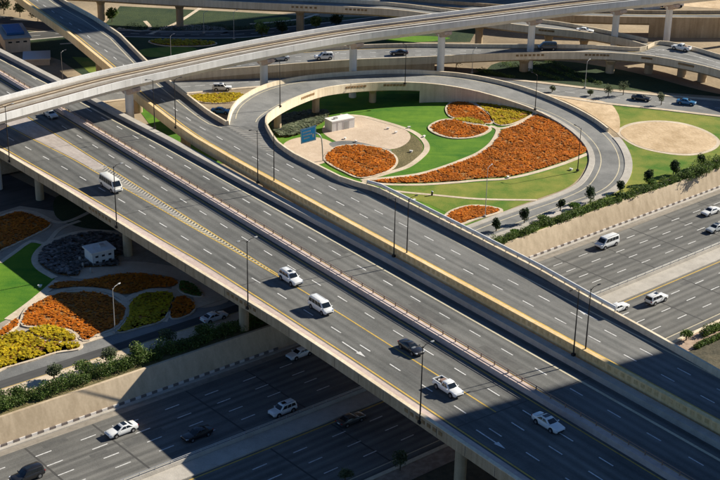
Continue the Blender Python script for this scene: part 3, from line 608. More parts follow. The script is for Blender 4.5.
for px0 in (15.5, 19, 36):
    for k in range(6):
        x = px0 + k * 0.3; i = int(x); v = e2at(i, -.08, 0.2).lerp(e2at(i + 1, -.08, 0.2), x - i); d = e2A[i + 1] - e2A[i]
        mesh_obj('fretwork_panel', PM, e2p, v, math.atan2(d.y, d.x))
for i in (4, 9, 16, 24, 32, 37, 42):
    c = e2at(i, e2W[i] / 2, 0); d = e2B[i] - e2A[i]; pier(e2, c.x, c.y, 3.9, c.z - 2.0, 1.1, 0.7, rz=math.atan2(d.y, d.x), capd=(6.5, 2.2))
GP = [((380, 1), (380, -5), 9.0), ((470, 9), (470, 2), 9.5), ((540, 14), (540, 7), 10), ((600, 16), (600, 9), 10.2), ((650, 17), (650, 10), 10.2), ((720, 17.5), (720, 10), 10.2), ((800, 17), (800, 9), 10.2)]
g1, g1r, g1p, g1at, g1A, g1B, g1W, g1N = ribbon_bridge('overpass', 'tan overpass with a solid wall at the far upper right', GP, 'tan', 'tan', 'tan', 'asph_l')
MB().loft([[g1at(i, 0.02, -0.9), flat(g1at(i, 0.02, 0), 3.9), flat(g1at(i, 1.2, 0), 3.9), g1at(i, 1.2, -0.9)] for i in range(16, g1N)]).build('abutment_wall', M['tan'], g1)
for i in (5, 9): c = g1at(i, g1W[i] / 2, 0); pier(g1, c.x, c.y, 3.9, c.z - 2, 1.0, 0.5, rz=1.5)

# ground-level roads behind
def road_px(name, north, south, z, m, n=4):
    A = cat(pxl(north, z), n); B = cat(pxl(south, z), n)
    o = struct(MB().loft([[A[i], B[i]] for i in range(len(A))], False).build(name, m)); return o, A, B
sr, srA, srB = road_px('service_road', [(-120, 121), (-40, 107), (60, 94), (140, 85), (200, 79.5), (260, 76), (340, 72.5), (420, 72), (480, 77), (540, 83.5), (600, 90.5), (660, 96), (720, 101), (800, 108)],
             [(-120, 138), (-40, 122), (60, 107), (140, 97), (200, 91.5), (260, 86), (340, 81), (420, 80), (480, 85.5), (540, 93), (600, 102), (660, 108.5), (720, 115.5), (800, 124)], Z_G + 0.03, M['asph_l'])
for i in range(len(srA) - 1):
    d = srA[i + 1] - srA[i]; v = srA[i].lerp(srB[i], .5); v.z += .01; mesh_obj('lane_dash', DASH, sr, v, math.atan2(d.y, d.x))
for X, k in ((srA, -1), (srB, 1)):
    rows = []
    for i in range(len(X)):
        d = (srB[i] - srA[i]).normalized() * k
        rows.append([X[i] + Vector((0, 0, -.1)), X[i] + Vector((0, 0, .12)), X[i] + d * 1.3 + Vector((0, 0, .12)), X[i] + d * 1.3 + Vector((0, 0, -.1))])
    struct(MB().loft(rows).build('pavement', M['path']))
rd2, r2A, r2B = road_px('back_road', [(-40, 40), (60, 30.5), (120, 30.5), (180, 32), (240, 31), (300, 26), (360, 19), (420, 12)], [(-40, 47), (60, 36.5), (120, 36), (180, 37.5), (240, 37), (300, 32), (360, 25), (420, 18)], Z_G + 0.04, M['asph_d'])
rd3, _, _ = road_px('back_road', [(-60, 16), (0, 15.5), (40, 22), (90, 28)], [(-60, 24), (0, 23), (38, 29), (80, 35)], Z_G + 0.05, M['asph_d'])
rd4, _, _ = road_px('back_road', [(200, -8), (330, -6), (480, -3), (600, -9)], [(200, -3), (330, -1), (480, 4), (600, -3)], Z_G + 0.04, M['asph_h'])

# ================================================================== GARDENS
def sheet(name, pts, z, m, smooth=True, n=5):
    W = pxl(pts, Z_G); W = cat(W, n, True) if smooth else W
    for v in W: v.z = z
    return struct(MB().poly(W).build(name, m))
# lawns (grounds of the three gardens)
sheet('lawn', [(262, 118), (275, 106), (300, 92), (345, 84), (400, 82), (450, 86), (500, 97), (535, 108), (566, 129), (582, 146), (587, 158), (579, 178), (560, 189), (520, 205), (470, 224), (420, 240), (380, 235), (330, 200), (300, 178), (275, 150)], Z_G + 0.02, M['lawn'])
sheet('lawn', [(428, 185), (470, 183), (520, 178), (560, 167), (586, 156), (584, 170), (570, 186), (540, 198), (500, 212), (470, 222), (430, 205), (380, 186)], Z_G + 0.04, M['lawn_dry'])
sheet('lawn', [(608, 104), (643, 106.5), (690, 112), (740, 120), (760, 145), (735, 155), (700, 166), (640, 188), (600, 203), (556, 218), (520, 232), (490, 246), (470, 255), (455, 258), (470, 246), (513, 231), (547, 218), (580, 205), (612, 192), (629, 172), (631, 155), (622, 138)], Z_G + 0.02, M['lawn_dry'], True, 3)
sheet('sand_bed', [(545, 95), (580, 98), (608, 103), (617, 112), (620, 122), (618, 133), (609, 127), (590, 114), (565, 101)], Z_G + 0.06, M['sand'], True, 4)
ring = [(617, 131), (630, 123.5), (655, 120.5), (683, 123), (707, 131), (720, 141), (714, 150), (693, 155.5), (667, 154), (640, 148), (623, 139)]
sheet('path', ring, Z_G + 0.05, M['path'])
cx = sum(p[0] for p in ring) / len(ring); cy = sum(p[1] for p in ring) / len(ring)
sheet('sand_bed', [(cx + (x - cx) * .93, cy + (y - cy) * .9) for x, y in ring], Z_G + 0.08, M['sand'])
# left garden base
sheet('garden_floor', [(-60, 205), (0, 205), (60, 205), (120, 230), (180, 262), (260, 290), (240, 300), (160, 322), (95, 343), (0, 374), (-60, 395)], Z_G + 0.02, M['floor'], False)
sheet('underpass_shade_sheet', [(-80, 160), (0, 170), (40, 190), (75, 207), (60, 212), (20, 206), (0, 212), (-80, 230)], Z_G + 0.035, M['asph_d'], False)  # dark asphalt sheet added to deepen the shade under the flyover
sheet('lawn', [(-20, 268), (0, 261), (31, 243), (42, 243), (36, 257), (40, 268), (55, 278.5), (47, 288), (12, 317), (0, 323), (-20, 332)], Z_G + 0.04, M['lawn'], False)
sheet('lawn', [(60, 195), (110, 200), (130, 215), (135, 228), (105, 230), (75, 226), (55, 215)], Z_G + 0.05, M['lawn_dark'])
sheet('plaza', [(75, 266), (95, 268), (120, 262), (150, 263), (185, 270), (210, 285), (230, 300), (200, 308), (190, 290), (176, 279), (150, 274), (115, 274), (88, 279), (70, 277)], Z_G + 0.07, M['plaza'])
# centre plaza
sheet('plaza', [(345, 116), (372, 119), (395, 125), (409, 133), (409, 141), (398, 148), (380, 150), (352, 147), (335, 141), (322, 131), (330, 121)], Z_G + 0.06, M['plaza'])
sheet('plaza', [(283, 146), (297, 138), (320, 138), (338, 146), (340, 153), (330, 160), (316, 165), (298, 160)], Z_G + 0.07, M['plaza'])
sheet('gravel_bed', [(330, 143), (350, 141), (375, 146), (392, 151), (380, 153), (355, 149), (335, 148)], Z_G + 0.085, M['asph_l'])
sheet('planting_strip', [(408, 133), (418, 139), (423, 147), (419, 156), (408, 165), (395, 171), (385, 172), (395, 160), (392, 151), (400, 146), (409, 141)], Z_G + 0.05, M['olive'])
def pathline(pts, wd, z=0.10, n=5, m='path', closed=False, name='path'):
    W = cat(pxl(pts, Z_G), n, closed); N = len(W); rows = []
    for i in range(N + (1 if closed else 0)):
        a, b = (W[(i - 1) % N], W[(i + 1) % N]) if closed else (W[max(i - 1, 0)], W[min(i + 1, N - 1)])
        d = (b - a).normalized(); q = Vector((-d.y, d.x, 0)) * wd / 2; c = W[i % N]
        rows.append([c - q, c - q + Vector((0, 0, z)), c + q + Vector((0, 0, z)), c + q])
    return struct(MB().loft(rows, True, not closed).build(name, M[m]))
pathline([(340, 115), (362, 116.5), (380, 121), (397, 126), (413, 132), (423.5, 140), (427, 148), (422, 156), (407, 167), (385, 174), (362, 181)], 1.3, .10)
pathline([(386, 190), (405, 192.5), (432, 195), (480, 199.3), (537, 200.3)], 0.9, .09)
pathline([(362, 182), (385, 184.5), (418, 185), (452, 183), (480, 180.5), (505, 179), (530, 174), (563, 164), (590, 153)], 1.1, .11)
pathline([(364, 180), (385, 178.5), (418, 174.5), (443, 167.5), (467, 158.5), (480, 152.5), (490, 145), (496, 137), (498, 130), (492, 126.5)], 1.2, .12)
pathline([(540, 113), (528, 119.5), (513, 126), (500, 128.5), (490, 126)], 1.0, .10)
pathline([(0, 263), (14, 253), (31, 241.5), (46, 243), (60, 229), (80, 221)], 0.9, .08)
pathline([(8, 320), (30, 304), (47, 290), (57, 281)], 1.5, .09)
pathline([(177, 281), (172, 300), (164, 322)], 1.2, .09)
pathline([(0, 217), (17, 211), (35, 213), (55, 222), (70, 221), (90, 212)], 1.0, .085)
pathline([(25, 316), (36, 301), (55, 292.5), (75, 289), (95, 289.5), (112, 293), (124, 300), (129, 311), (124, 324), (116, 331)], 1.2, .1)
pathline([(55, 278), (39, 268), (35, 258), (43, 247), (60, 238), (82, 232), (107, 232), (125, 238)], 1.3, .1)
pathline([(125, 301), (140, 292.5), (160, 290), (176, 293), (192, 303)], 1.2, .095)

pathline([(612, 203), (628, 197), (665, 182), (690, 173), (720, 160), (760, 142)], 1.0, .14)
# ---- flower beds: soil, edging and individual tufts
def inside(p, poly):
    x, y = p; c = False; j = len(poly) - 1
    for i in range(len(poly)):
        xi, yi = poly[i].x, poly[i].y; xj, yj = poly[j].x, poly[j].y
        if (yi > y) != (yj > y) and x < (xj - xi) * (y - yi) / (yj - yi) + xi: c = not c
        j = i
    return c
def tuft(mb, x, y, z, h, wd, k=2):
    a0 = random.random() * 6.28
    b = len(mb.v); r_ = wd * random.uniform(.6, 1.0); tx, ty = random.uniform(-.25, .25), random.uniform(-.25, .25); zt_ = z + h * random.uniform(.75, 1.1)
    mb.v += [(x + math.cos(a0 + q) * r_, y + math.sin(a0 + q) * r_, zt_ + r_ * (tx * math.cos(a0 + q) + ty * math.sin(a0 + q))) for q in (0, 1.26, 2.51, 3.77, 5.03)]; mb.f.append((b, b + 1, b + 2, b + 3, b + 4)); mb.mi.append(0)
    for i in range(k):
        a = a0 + i * 6.283 / k + random.uniform(-.3, .3); co, si = math.cos(a), math.sin(a); hh = h * random.uniform(.6, 1.15); ww = wd * random.uniform(.7, 1.2); ln = random.uniform(.25, .8) * wd
        b = len(mb.v); px, py = -si * ww * .5, co * ww * .5
        mb.v += [(x - px * .5, y - py * .5, z), (x + px * .5, y + py * .5, z), (x + co * ln + px, y + si * ln + py, z + hh), (x + co * ln - px, y + si * ln - py, z + hh * .9)]
        mb.f.append((b, b + 1, b + 2, b + 3)); mb.mi.append(0)
def bed(label, pts, flow, dens=0.36, h=0.22, wd=0.33, edge=0.5, rows=None, soil='soil', gap=0.12, n=4, cat_='flower bed', name='flower_bed', group=None):
    W = cat(pxl(pts, Z_G), n, True); c = sum(W, Vector()) / len(W)
    root = empty(name, (c.x, c.y, Z_G)); tag(root, label, cat_, group)
    for v in W: v.z = Z_G + 0.13
    MB().poly(W).build('soil', M[soil], root)
    if edge:
        N = len(W); rws = []
        for i in range(N + 1):
            d = (W[(i + 1) % N] - W[(i - 1) % N]).normalized(); q = Vector((d.y, -d.x, 0)); ar = 1
            cc = W[i % N]; s = 1 if (cc - c).dot(q) > 0 else -1; q = q * s * edge
            rws.append([cc + Vector((0, 0, -.15)), cc + Vector((0, 0, .10)), cc + q + Vector((0, 0, .10)), cc + q + Vector((0, 0, -.15))])
        MB().loft(rws, True, False).build('edging', M['path'], root)
    mb = MB(); x0, x1 = min(v.x for v in W), max(v.x for v in W); y0, y1 = min(v.y for v in W), max(v.y for v in W)
    y = y0
    while y < y1:
        x = x0
        while x < x1:
            xx, yy = x + random.uniform(-.45, .45) * dens, y + random.uniform(-.45, .45) * dens
            g = gap
            if rows:
                ph = (xx * math.cos(rows) + yy * math.sin(rows)) * 1.6 + 1.5 * math.sin(xx * .35 + yy * .2); g = gap + 0.35 * (math.sin(ph) > .55)
            g += 0.5 * (math.sin(xx * .9 + 3 * math.sin(yy * .43)) * math.sin(yy * 1.1 + 2 * math.sin(xx * .37)) > .72)
            if random.random() > g and inside((xx, yy), W): tuft(mb, xx, yy, Z_G + .12, h, wd)
            x += dens
        y += dens
    mb.build('plants', M[flow], root)['kind'] = 'stuff'
    return root
bed('orange flower bed beside the blue road sign inside the loop', [(326, 157), (338, 147.5), (360, 146), (380, 149), (391, 154), (396, 161), (391, 169), (377, 175), (360, 178), (345, 172), (330, 164)], 'fl_orange', rows=0.6)
bed('upper orange teardrop bed against the loop wall', [(447, 110), (451, 103.5), (459, 100.5), (470, 103.5), (485, 113), (491, 121.5), (487, 124), (472, 119), (453, 117.8)], 'fl_orange', rows=0.3)
bed('slim yellow bed between the two small orange beds', [(453, 119.5), (467, 117.8), (480, 120.8), (484, 125), (470, 123)], 'fl_yellow', edge=.3)
bed('oval orange bed in the middle of the green lawn', [(431, 128), (440, 122), (453, 120.5), (470, 125), (488, 128), (483, 133.5), (470, 137.5), (453, 138), (438, 134)], 'fl_orange', rows=0.3, edge=.8)
bed('yellow bed beside the loop road, above the largest orange bed', [(464, 98.5), (487, 100.5), (513, 104.5), (534, 110.5), (522, 120), (505, 125.5), (495, 123), (488, 113), (476, 104)], 'fl_yellow', rows=0.9)
bed('largest orange flower bed, sweeping to a point inside the loop', [(540, 114.5), (553, 121.5), (572, 135), (583, 147), (586, 152), (563, 162), (530, 172), (505, 177), (480, 178.5), (452, 181.5), (418, 183), (385, 183), (370, 181.5), (390, 179.5), (418, 176), (443, 169), (467, 160), (480, 154.5), (490, 147), (498, 138), (502, 131), (518, 125.5)], 'fl_orange', rows=0.5, edge=0)
bed('small orange bed at the lower tip of the loop garden', [(446, 218.5), (453, 212), (467, 207.5), (482, 207), (497, 209.5), (499, 212), (487, 216), (472, 220), (458, 225), (449, 223)], 'fl_orange', edge=.7)
bed('grey green succulent bed below the loop parapet beside the white kiosk', [(271, 126), (281, 117), (308, 112), (328, 112.5), (326, 120), (314, 128), (298, 135), (280, 137)], 'fl_grey', h=.5, wd=.5, edge=0)
bed('yellow bed beyond the ramp, beside the service road', [(188, 97), (205, 94.5), (235, 93.5), (246, 96), (240, 100), (228, 103), (205, 103)], 'fl_yellow', edge=.3)
bed('shaded orange bed at the left edge of the picture', [(-14, 222), (0, 217.5), (17, 213), (32, 215.5), (50, 225), (30, 237), (0, 251), (-14, 256)], 'fl_orange', rows=.4, edge=.3)
bed('half sunlit orange bed in the left garden', [(25, 314), (34, 305), (52, 296.5), (72, 293), (93, 293), (107, 296.5), (119, 303), (125, 311), (122, 320), (113, 329), (97, 335), (85, 341), (72, 331), (47, 327), (25, 326)], 'fl_orange', rows=1.0, gap=.2)
bed('dark strip of flowers in the bridge shadow, left garden', [(50, 289), (60, 283), (80, 282), (113, 276), (135, 274), (160, 277), (176, 281), (173, 287), (150, 289), (125, 295), (105, 289), (80, 287)], 'fl_orange', edge=0)
bed('olive yellow bed in the bridge shadow, left garden', [(131, 304), (142, 295), (160, 293), (173, 295), (168, 312), (160, 322), (140, 328), (119, 333), (124, 325), (130, 315)], 'fl_yellow', edge=.3)
bed('small dark bed at the right end of the left garden', [(175, 299), (186, 298), (195, 307), (187, 316), (171, 318)], 'fl_orange', edge=.3)
bed('dark green bed beside the flyover pier in the left garden', [(181, 282), (192, 284), (202, 296), (192, 296), (180, 291)], 'fl_green', edge=.3)
bed('large sunlit yellow bed beside the slip road', [(-14, 343), (0, 339), (18, 332.5), (28, 334), (38, 340), (57, 344), (78, 345), (77, 349.5), (55, 353), (30, 361), (5, 368), (-14, 374)], 'fl_yellow', rows=1.2, gap=.1, h=.45)
bed('leaf shaped yellow bed beside the slip road', [(29, 332), (42, 328), (57, 328.5), (74, 337), (73, 342), (53, 341.5), (38, 337)], 'fl_yellow', gap=.1, h=.45, edge=.3)
bed('narrow orange bed at the left edge beside the lawn', [(-12, 340), (0, 332), (15, 320.5), (18, 325), (7, 334), (-6, 342)], 'fl_orange', edge=.3)
bed('oval of dark ground cover beside the white cabin in shade', [(39, 259), (46, 249), (62, 240.5), (83, 235), (107, 234.5), (125, 241), (128, 252), (115, 258), (118, 266), (84, 268), (78, 276), (60, 275), (45, 268)], 'fl_dark', h=.45, wd=.5, edge=0, rows=1.9, gap=.15)

# ---- shrubs and trees
def leafball(mb, c, rad, n, sz, zmin=None):
    for _ in range(n):
        while True:
            v = Vector((random.uniform(-1, 1), random.uniform(-1, 1), random.uniform(-1, 1)))
            if 0.15 < v.length < 1: break
        v = v * (0.75 + 0.25 / max(v.length, .3)) if v.length < .8 else v
        p = Vector(c) + Vector((v.x * rad[0], v.y * rad[1], v.z * rad[2]))
        if zmin is not None and p.z < zmin: p.z = zmin + random.random() * .2
        a = Vector((random.gauss(0, 1), random.gauss(0, 1), random.gauss(0, .7))).normalized(); b = a.orthogonal().normalized(); b.rotate(Matrix.Rotation(random.random() * 6.28, 3, a))
        s = sz * random.uniform(.6, 1.3); a2 = a * s; b2 = b * s * .55; k = len(mb.v)
        mb.v += [tuple(p - a2), tuple(p + b2), tuple(p + a2), tuple(p - b2)]; mb.f.append((k, k + 1, k + 2, k + 3)); mb.mi.append(0)
def tree(name, label, loc, h, r, m='leaf', n=1000, category='tree', group=None, sz=.17):
    root = empty(name, loc); tag(root, label, category, group); x, y, z = loc
    b = MB(); b.tube([(x, y, z - .1), (x + .05, y, z + h * .35), (x + .1, y + .05, z + h * .7)], [.13, .10, .05], 7)
    for k in range(4):
        a = k * 1.57 + random.random(); b.tube([(x + .05, y, z + h * (.35 + .07 * k)), (x + math.cos(a) * r * .6, y + math.sin(a) * r * .6, z + h * (.6 + .07 * k))], [.06, .025], 5)
    b.build('trunk', M['bark'], root)
    mb = MB()
    for k in range(9):
        a = random.random() * 6.28; q = random.uniform(.05, .5) * r
        leafball(mb, (x + math.cos(a) * q, y + math.sin(a) * q, z + h * random.uniform(.45, .78)), (r * .6, r * .6, h * .22), n // 9, sz)
    mb.build('crown', M[m], root); return root
# left hedge in clumps along the wall
def hedge(label, pts, wv, h, m='leaf', n=90):
    c = pts[len(pts) // 2]; root = empty('hedge', c); tag(root, label, 'hedge'); mb = MB()
    for i, p in enumerate(pts):
        k = h * random.uniform(.65, 1.25) * (1 + .35 * math.sin(i * .55) * math.sin(i * .21 + 1))
        leafball(mb, p + Vector((0, 0, k * .45)), (wv * random.uniform(.6, 1.1), wv * random.uniform(.6, 1.1), k * .6), int(n * 1.5), .15, p.z)
    mb.build('foliage', M[m], root)['kind'] = 'stuff'
    st = MB()
    for p in pts[::2]: st.tube([p + Vector((0, 0, -.1)), p + Vector((.05, .05, h * .6))], [.06, .03], 5)
    st.build('stems', M['bark'], root)['kind'] = 'stuff'; return root
hedge('bushy green hedge on top of the wall above the left lower highway', [HW(u + random.uniform(-.3, .3), -172.1 + random.uniform(-.8, .7), Z_G + .05) for u in frange(70, 150, .5)], 1.45, 1.9, 'leaf', 140)
hedge('green hedge with pale bushes on top of the wall at right', [HW(u + random.uniform(-.3, .3), tab(WALLTOP, u) - 1.3 + random.uniform(-.9, .7), Z_G + .05) for u in frange(181, 275, .6)], 1.2, 1.35, 'leaf', 120)
mb = MB(); mb.loft([[HW(u, tab(WALLTOP, u) - .5, Z_G + .05), HW(u, -174.6, Z_G + .05)] for u in frange(60, 172, 4)], False); struct(mb.build('hedge_soil', M['olive']))
TL = [('grey green round tree beside the slip road, near the left edge', (54, 380), 3.0, 1.6, 'leaf_gr'), ('grey green round tree at the shadow edge beside the slip road', (111, 364), 3.2, 1.7, 'leaf_gr'), ('shaded round tree above the wall, nearest the flyover on its left', (167, 345), 3.2, 1.7, 'leaf_gr'), ('grey green round tree cut by the left edge of the picture', (-1, 404), 3.0, 1.5, 'leaf_gr')]
for lb, q, h, r, m in TL: tree('round_tree', lb, P(*q, Z_G), h, r, m, group='small trees beside the slip road')
TR = [((496, 232), 2.6, .9, 'small dark tree nearest the white barrier, in the row above the right wall'), ((524, 224), 3.2, 1.0, 'dark tree second from the white barrier in the row above the right wall'), ((560, 212), 2.6, .9, 'dark tree third from the white barrier in the row above the right wall'), ((590, 203), 3.4, 1.1, 'dark slender tree by the bend of the loop road'),
      ((620, 193), 2.6, 1.0, 'dark little tree just past the loop road bend'), ((649, 184), 3.2, 1.2, 'dark round tree on the lawn below the sand circle'), ((673, 175), 3.3, 1.3, 'dark round tree above the white sedan on the right highway'), ((700, 168), 3.0, 1.2, 'dark round tree last but one at the right edge lawn')]
for q, h, r, lb in TR: tree('round_tree', lb, P(*q, Z_G), h * 1.15, r * 1.1, 'leaf_dk', group='trees above the right wall')
tree('broad_shrub', 'broad dark green shrub at the right edge above the wall', P(706, 176, Z_G), 2.8, 2.0, 'leaf', 500, 'shrub')
for lb, q, h, r in (('pale green sapling on the verge below the connector ramp, left of two', (608, 97), 3.4, 1.1), ('pale green sapling on the verge beside the dark sedan', (623, 95), 3.8, 1.2), ('pale sapling on the verge between the dark sedan and the blue car', (661, 105), 3.2, 1.0), ('small bushy tree at the abutment beside a metro pier', (456, 70), 3.6, 1.5), ('little shrub at the kerb of the service road, left of the saplings', (552, 92), 1.6, .8), ('little shrub at the kerb of the service road below a lamp', (590, 96), 1.6, .8)):
    tree('sapling', lb, P(*q, Z_G), h * 1.1, r * 1.2, 'leaf_gr', 500, 'tree', 'saplings along the service road')
for i, (lb, q, h, r) in enumerate((('lit olive tree at the top left beside the ramp', (20, 17), 5, 3), ('lit tree at the top left corner', (4, 14), 5.5, 3.2), ('lit bushy tree right of the other two at top left', (38, 21), 4.5, 2.6))):
    tree('bushy_tree', lb, P(*q, Z_G), h, r, 'leaf_gr', 500, 'tree', 'trees at the top left', .35)
# planted slope under the connector ramp
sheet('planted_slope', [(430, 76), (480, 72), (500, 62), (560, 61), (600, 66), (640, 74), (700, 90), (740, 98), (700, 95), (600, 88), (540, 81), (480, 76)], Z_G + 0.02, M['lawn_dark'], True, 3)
for k, (a, b) in enumerate((((478, 71), (512, 78)), ((505, 65), (560, 80)), ((528, 63), (585, 82)), ((548, 62.5), (600, 84)))):
    hedge(('clipped green hedge row closest to the metro pier under the connector ramp', 'second clipped hedge row under the connector ramp', 'third clipped hedge row under the connector ramp', 'hedge row farthest right under the connector ramp')[k], [P(lerp(a[0], b[0], t / 16), lerp(a[1], b[1], t / 16), Z_G) for t in range(17)], 1.1, 1.0, 'leaf', 60)
# rough grass and beds far behind
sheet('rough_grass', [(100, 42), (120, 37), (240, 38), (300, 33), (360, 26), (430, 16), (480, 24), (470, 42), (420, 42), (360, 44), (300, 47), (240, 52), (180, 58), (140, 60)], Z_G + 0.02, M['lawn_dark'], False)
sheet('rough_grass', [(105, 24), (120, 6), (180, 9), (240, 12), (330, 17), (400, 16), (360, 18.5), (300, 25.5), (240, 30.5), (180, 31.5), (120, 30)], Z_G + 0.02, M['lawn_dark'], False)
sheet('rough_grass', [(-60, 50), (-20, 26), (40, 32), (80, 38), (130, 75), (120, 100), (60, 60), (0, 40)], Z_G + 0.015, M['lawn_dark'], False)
sheet('lawn', [(72, 57), (95, 58), (112, 70), (92, 75)], Z_G + 0.05, M['lawn_dry'], False)
sheet('lawn', [(130, 98), (160, 99), (200, 132), (235, 165), (190, 160), (150, 125)], Z_G + 0.05, M['lawn'], False)
sheet('gravel_bed', [(165, 26), (200, 25), (224, 28), (222, 34), (160, 33)], Z_G + 0.04, M['asph_l'])
pathline([(150, 34), (172, 25), (185, 18), (200, 8)], 1.2, .06)
pathline([(118, 28), (140, 31), (150, 28), (145, 21)], 1.2, .06)
sheet('lawn', [(140, 50), (170, 47), (195, 48), (190, 54), (150, 57)], Z_G + .05, M['lawn_dry'])

# ================================================================== SMALL BUILDINGS, SIGN
def hut(name, label, c0, c1, c2, h, z=Z_G, wallm='white', overhang=.25, roofm='white'):
    """c0->c1 front edge (left to right), c2 depth vector end, world corners"""
    e1_ = c1 - c0; e2_ = c2 - c0; L_, D_ = e1_.length, e2_.length; ex = e1_.normalized(); ey = Vector((-ex.y, ex.x, 0))
    c = c0 + e1_ / 2 + ey * D_ / 2; root = empty(name, (c.x, c.y, z)); tag(root, label, 'building')
    rz = math.atan2(ex.y, ex.x)
    MB().box((c.x, c.y, z + h / 2), (L_, D_, h), rz).build('wall', M[wallm], root)
    rf = MB().box((c.x, c.y, z + h + .13), (L_ + 2 * overhang, D_ + 2 * overhang, .26), rz).build('roof', M[roofm], root)
    return root, c0, ex, ey, L_, D_, rz
q0, q1 = P(332, 132, Z_G), P(354.5, 127.5, Z_G); ex = (q1 - q0).normalized(); ey = Vector((-ex.y, ex.x, 0))
r_, c0, ex, ey, L_, D_, rz = hut('kiosk', 'white box kiosk on the sand plaza inside the loop', q0, q1, q0 + ey * 3.2, 2.3, overhang=.06)
for f in (0.25, 0.5, 0.75):
    v = c0 + ex * L_ * f; MB().box((v.x, v.y, Z_G + 1.15), (.06, .08, 2.2), rz).build('panel_joint', M['galv'], r_)
v = c0 + ex * L_ * .62 - ey * .02; MB().box((v.x, v.y, Z_G + 1.0), (.95, .08, 1.9), rz).build('door', M['palemetal'], r_)
v = c0 + ex * L_ * .3 + ey * 1.4; MB().box((v.x, v.y, Z_G + 2.3 + .26 + .2), (.9, .6, .4), rz).build('air_conditioner', M['galv'], r_)
q0, q1 = P(93, 266.5, Z_G), P(114.5, 261.5, Z_G); ex = (q1 - q0).normalized(); ey = Vector((-ex.y, ex.x, 0))
r_, c0, ex, ey, L_, D_, rz = hut('cabin', 'white flat roofed cabin in the bridge shadow of the left garden', q0, q1, q0 + ey * 3.6, 2.5, overhang=.3)
for f in (.2, .5, .8):
    for zz in (1.75, .7):
        v = c0 + ex * L_ * f - ey * .01; wn = MB().box((v.x, v.y, Z_G + zz), (.62, .08, .42), rz).build('window', M['palemetal'], r_)
        MB().box((v.x - ey.x * .03, v.y - ey.y * .03, Z_G + zz), (.5, .06, .3), rz).build('pane', M['glass'], wn)
v = c0 + ex * L_ * .65 + ey * 2; MB().box((v.x, v.y, Z_G + 2.76 + .2), (.9, .7, .4), rz).build('air_conditioner', M['galv'], r_)
v = c0 + ex * L_ * .2 + ey * 1.2; MB().tube([(v.x, v.y, Z_G + 2.7), (v.x, v.y, Z_G + 3.3)], .07, 8).build('vent_pipe', M['galv'], r_)
for i, q in enumerate(((83, 268), (91, 273), (80, 262))):
    p = P(*q, Z_G); b = MB(); b.tube([(p.x, p.y, Z_G - .05), (p.x, p.y, Z_G + 1.0), (p.x, p.y, Z_G + 1.1)], [.22, .22, .1], 12)
    tag(b.build('utility_post', M['conc'], smooth=40), ('pale utility post left of the white cabin', 'pale utility post nearest the path in front of the white cabin', 'pale utility post behind the other two by the cabin')[i], 'post', 'posts beside the cabin')
q0, q1 = P(6, 53, Z_G), P(31, 51, Z_G); ex = (q1 - q0).normalized(); ey = Vector((-ex.y, ex.x, 0))
r_, c0, ex, ey, L_, D_, rz = hut('pump_house', 'beige low building behind the flyover at top left', q0, q1, q0 + ey * 16, 3.8, wallm='cream', overhang=.4, roofm='conc')
for f in (.2, .5, .8): v = c0 + ex * L_ * f; MB().box((v.x, v.y, Z_G + 2.9), (1.0, .1, .4), rz).build('window', M['glass'], r_)
MB().box((c0 + ex * L_ / 2 + ey * 8).to_tuple()[:2] + (Z_G + 4.5,), (L_ * .7, 10, .6), rz).build('roof_plant', M['blue'], r_)
r2_, c0, ex, ey, L_, D_, rz = hut('tank_store', 'low pale blue roofed store beside the flyover at top left', P(24, 66, Z_G), P(50, 65, Z_G), P(24, 58, Z_G), 1.6, wallm='conc', roofm='galv')
# far upper right: sandy yard with sheds and a blue truck
sheet('sand_bed', [(560, -6), (640, 3), (720, 9), (800, 12), (800, -14), (640, -14)], Z_G + .05, M['sand'], False)
for i, (x, y, lb) in enumerate(((565, 1.5, 'white tent in the sandy yard at the top right, left of three'), (622, 5.5, 'white tent in the sandy yard beside a metro pier'), (650, 7.5, 'small white tent near the blue truck'))):
    p = P(x, y, Z_G); r0 = empty('tent', p); tag(r0, lb, 'tent', 'tents in the far yard')
    MB().box((p.x, p.y, Z_G + 1), (5.5, 4, 2), .3).build('wall', M['white'], r0)
    b = MB(); co, si = math.cos(.3), math.sin(.3); c = [Vector((p.x + a * co - d * si, p.y + a * si + d * co, Z_G + 2.02)) for a, d in ((-3, -2.2), (3, -2.2), (3, 2.2), (-3, 2.2))]
    b.add(c + [Vector((p.x, p.y, Z_G + 3.3))], [(0, 1, 4), (1, 2, 4), (2, 3, 4), (3, 0, 4), (3, 2, 1, 0)]); b.build('roof', M['white'], r0)

# blue direction sign
sb = P(323, 161, Z_G); sign = empty('direction_sign', sb); tag(sign, 'blue direction sign on a curved white pole inside the loop', 'sign')
def atv(px, py, ref):                                  # point seen at (px,py) in the upright plane through ref, facing the camera
    d = FW + RT * ((px - 360) / FPX) + UP * ((240 - py) / FPX); return CAM + d * ((ref.y - CAM.y) / d.y)
t1 = atv(322, 143, sb); t2 = atv(320.5, 136.5, sb); t3 = atv(316, 133, sb); t4 = atv(306, 133, sb)
MB().tube(cat([sb + Vector((0, 0, -.1)), t1, t2, t3, t4], 5), .14, 10).build('pole', M['palemetal'], sign, smooth=40)
cn = [atv(300.5, 129.5, sb), atv(316, 125, sb), atv(316, 139.5, sb), atv(301, 143.5, sb)]
cs = [v + Vector((0, -.3, 0)) for v in cn]; cb = [v + Vector((0, -.2, 0)) for v in cn]
brd = MB().loft([cs, cb]).build('board', M['sign'], sign)
def onb(u, v, d=-.32): a = cn[0].lerp(cn[1], u); b = cn[3].lerp(cn[2], u); r = a.lerp(b, v); return r + Vector((0, d, 0))
bm_ = MB()
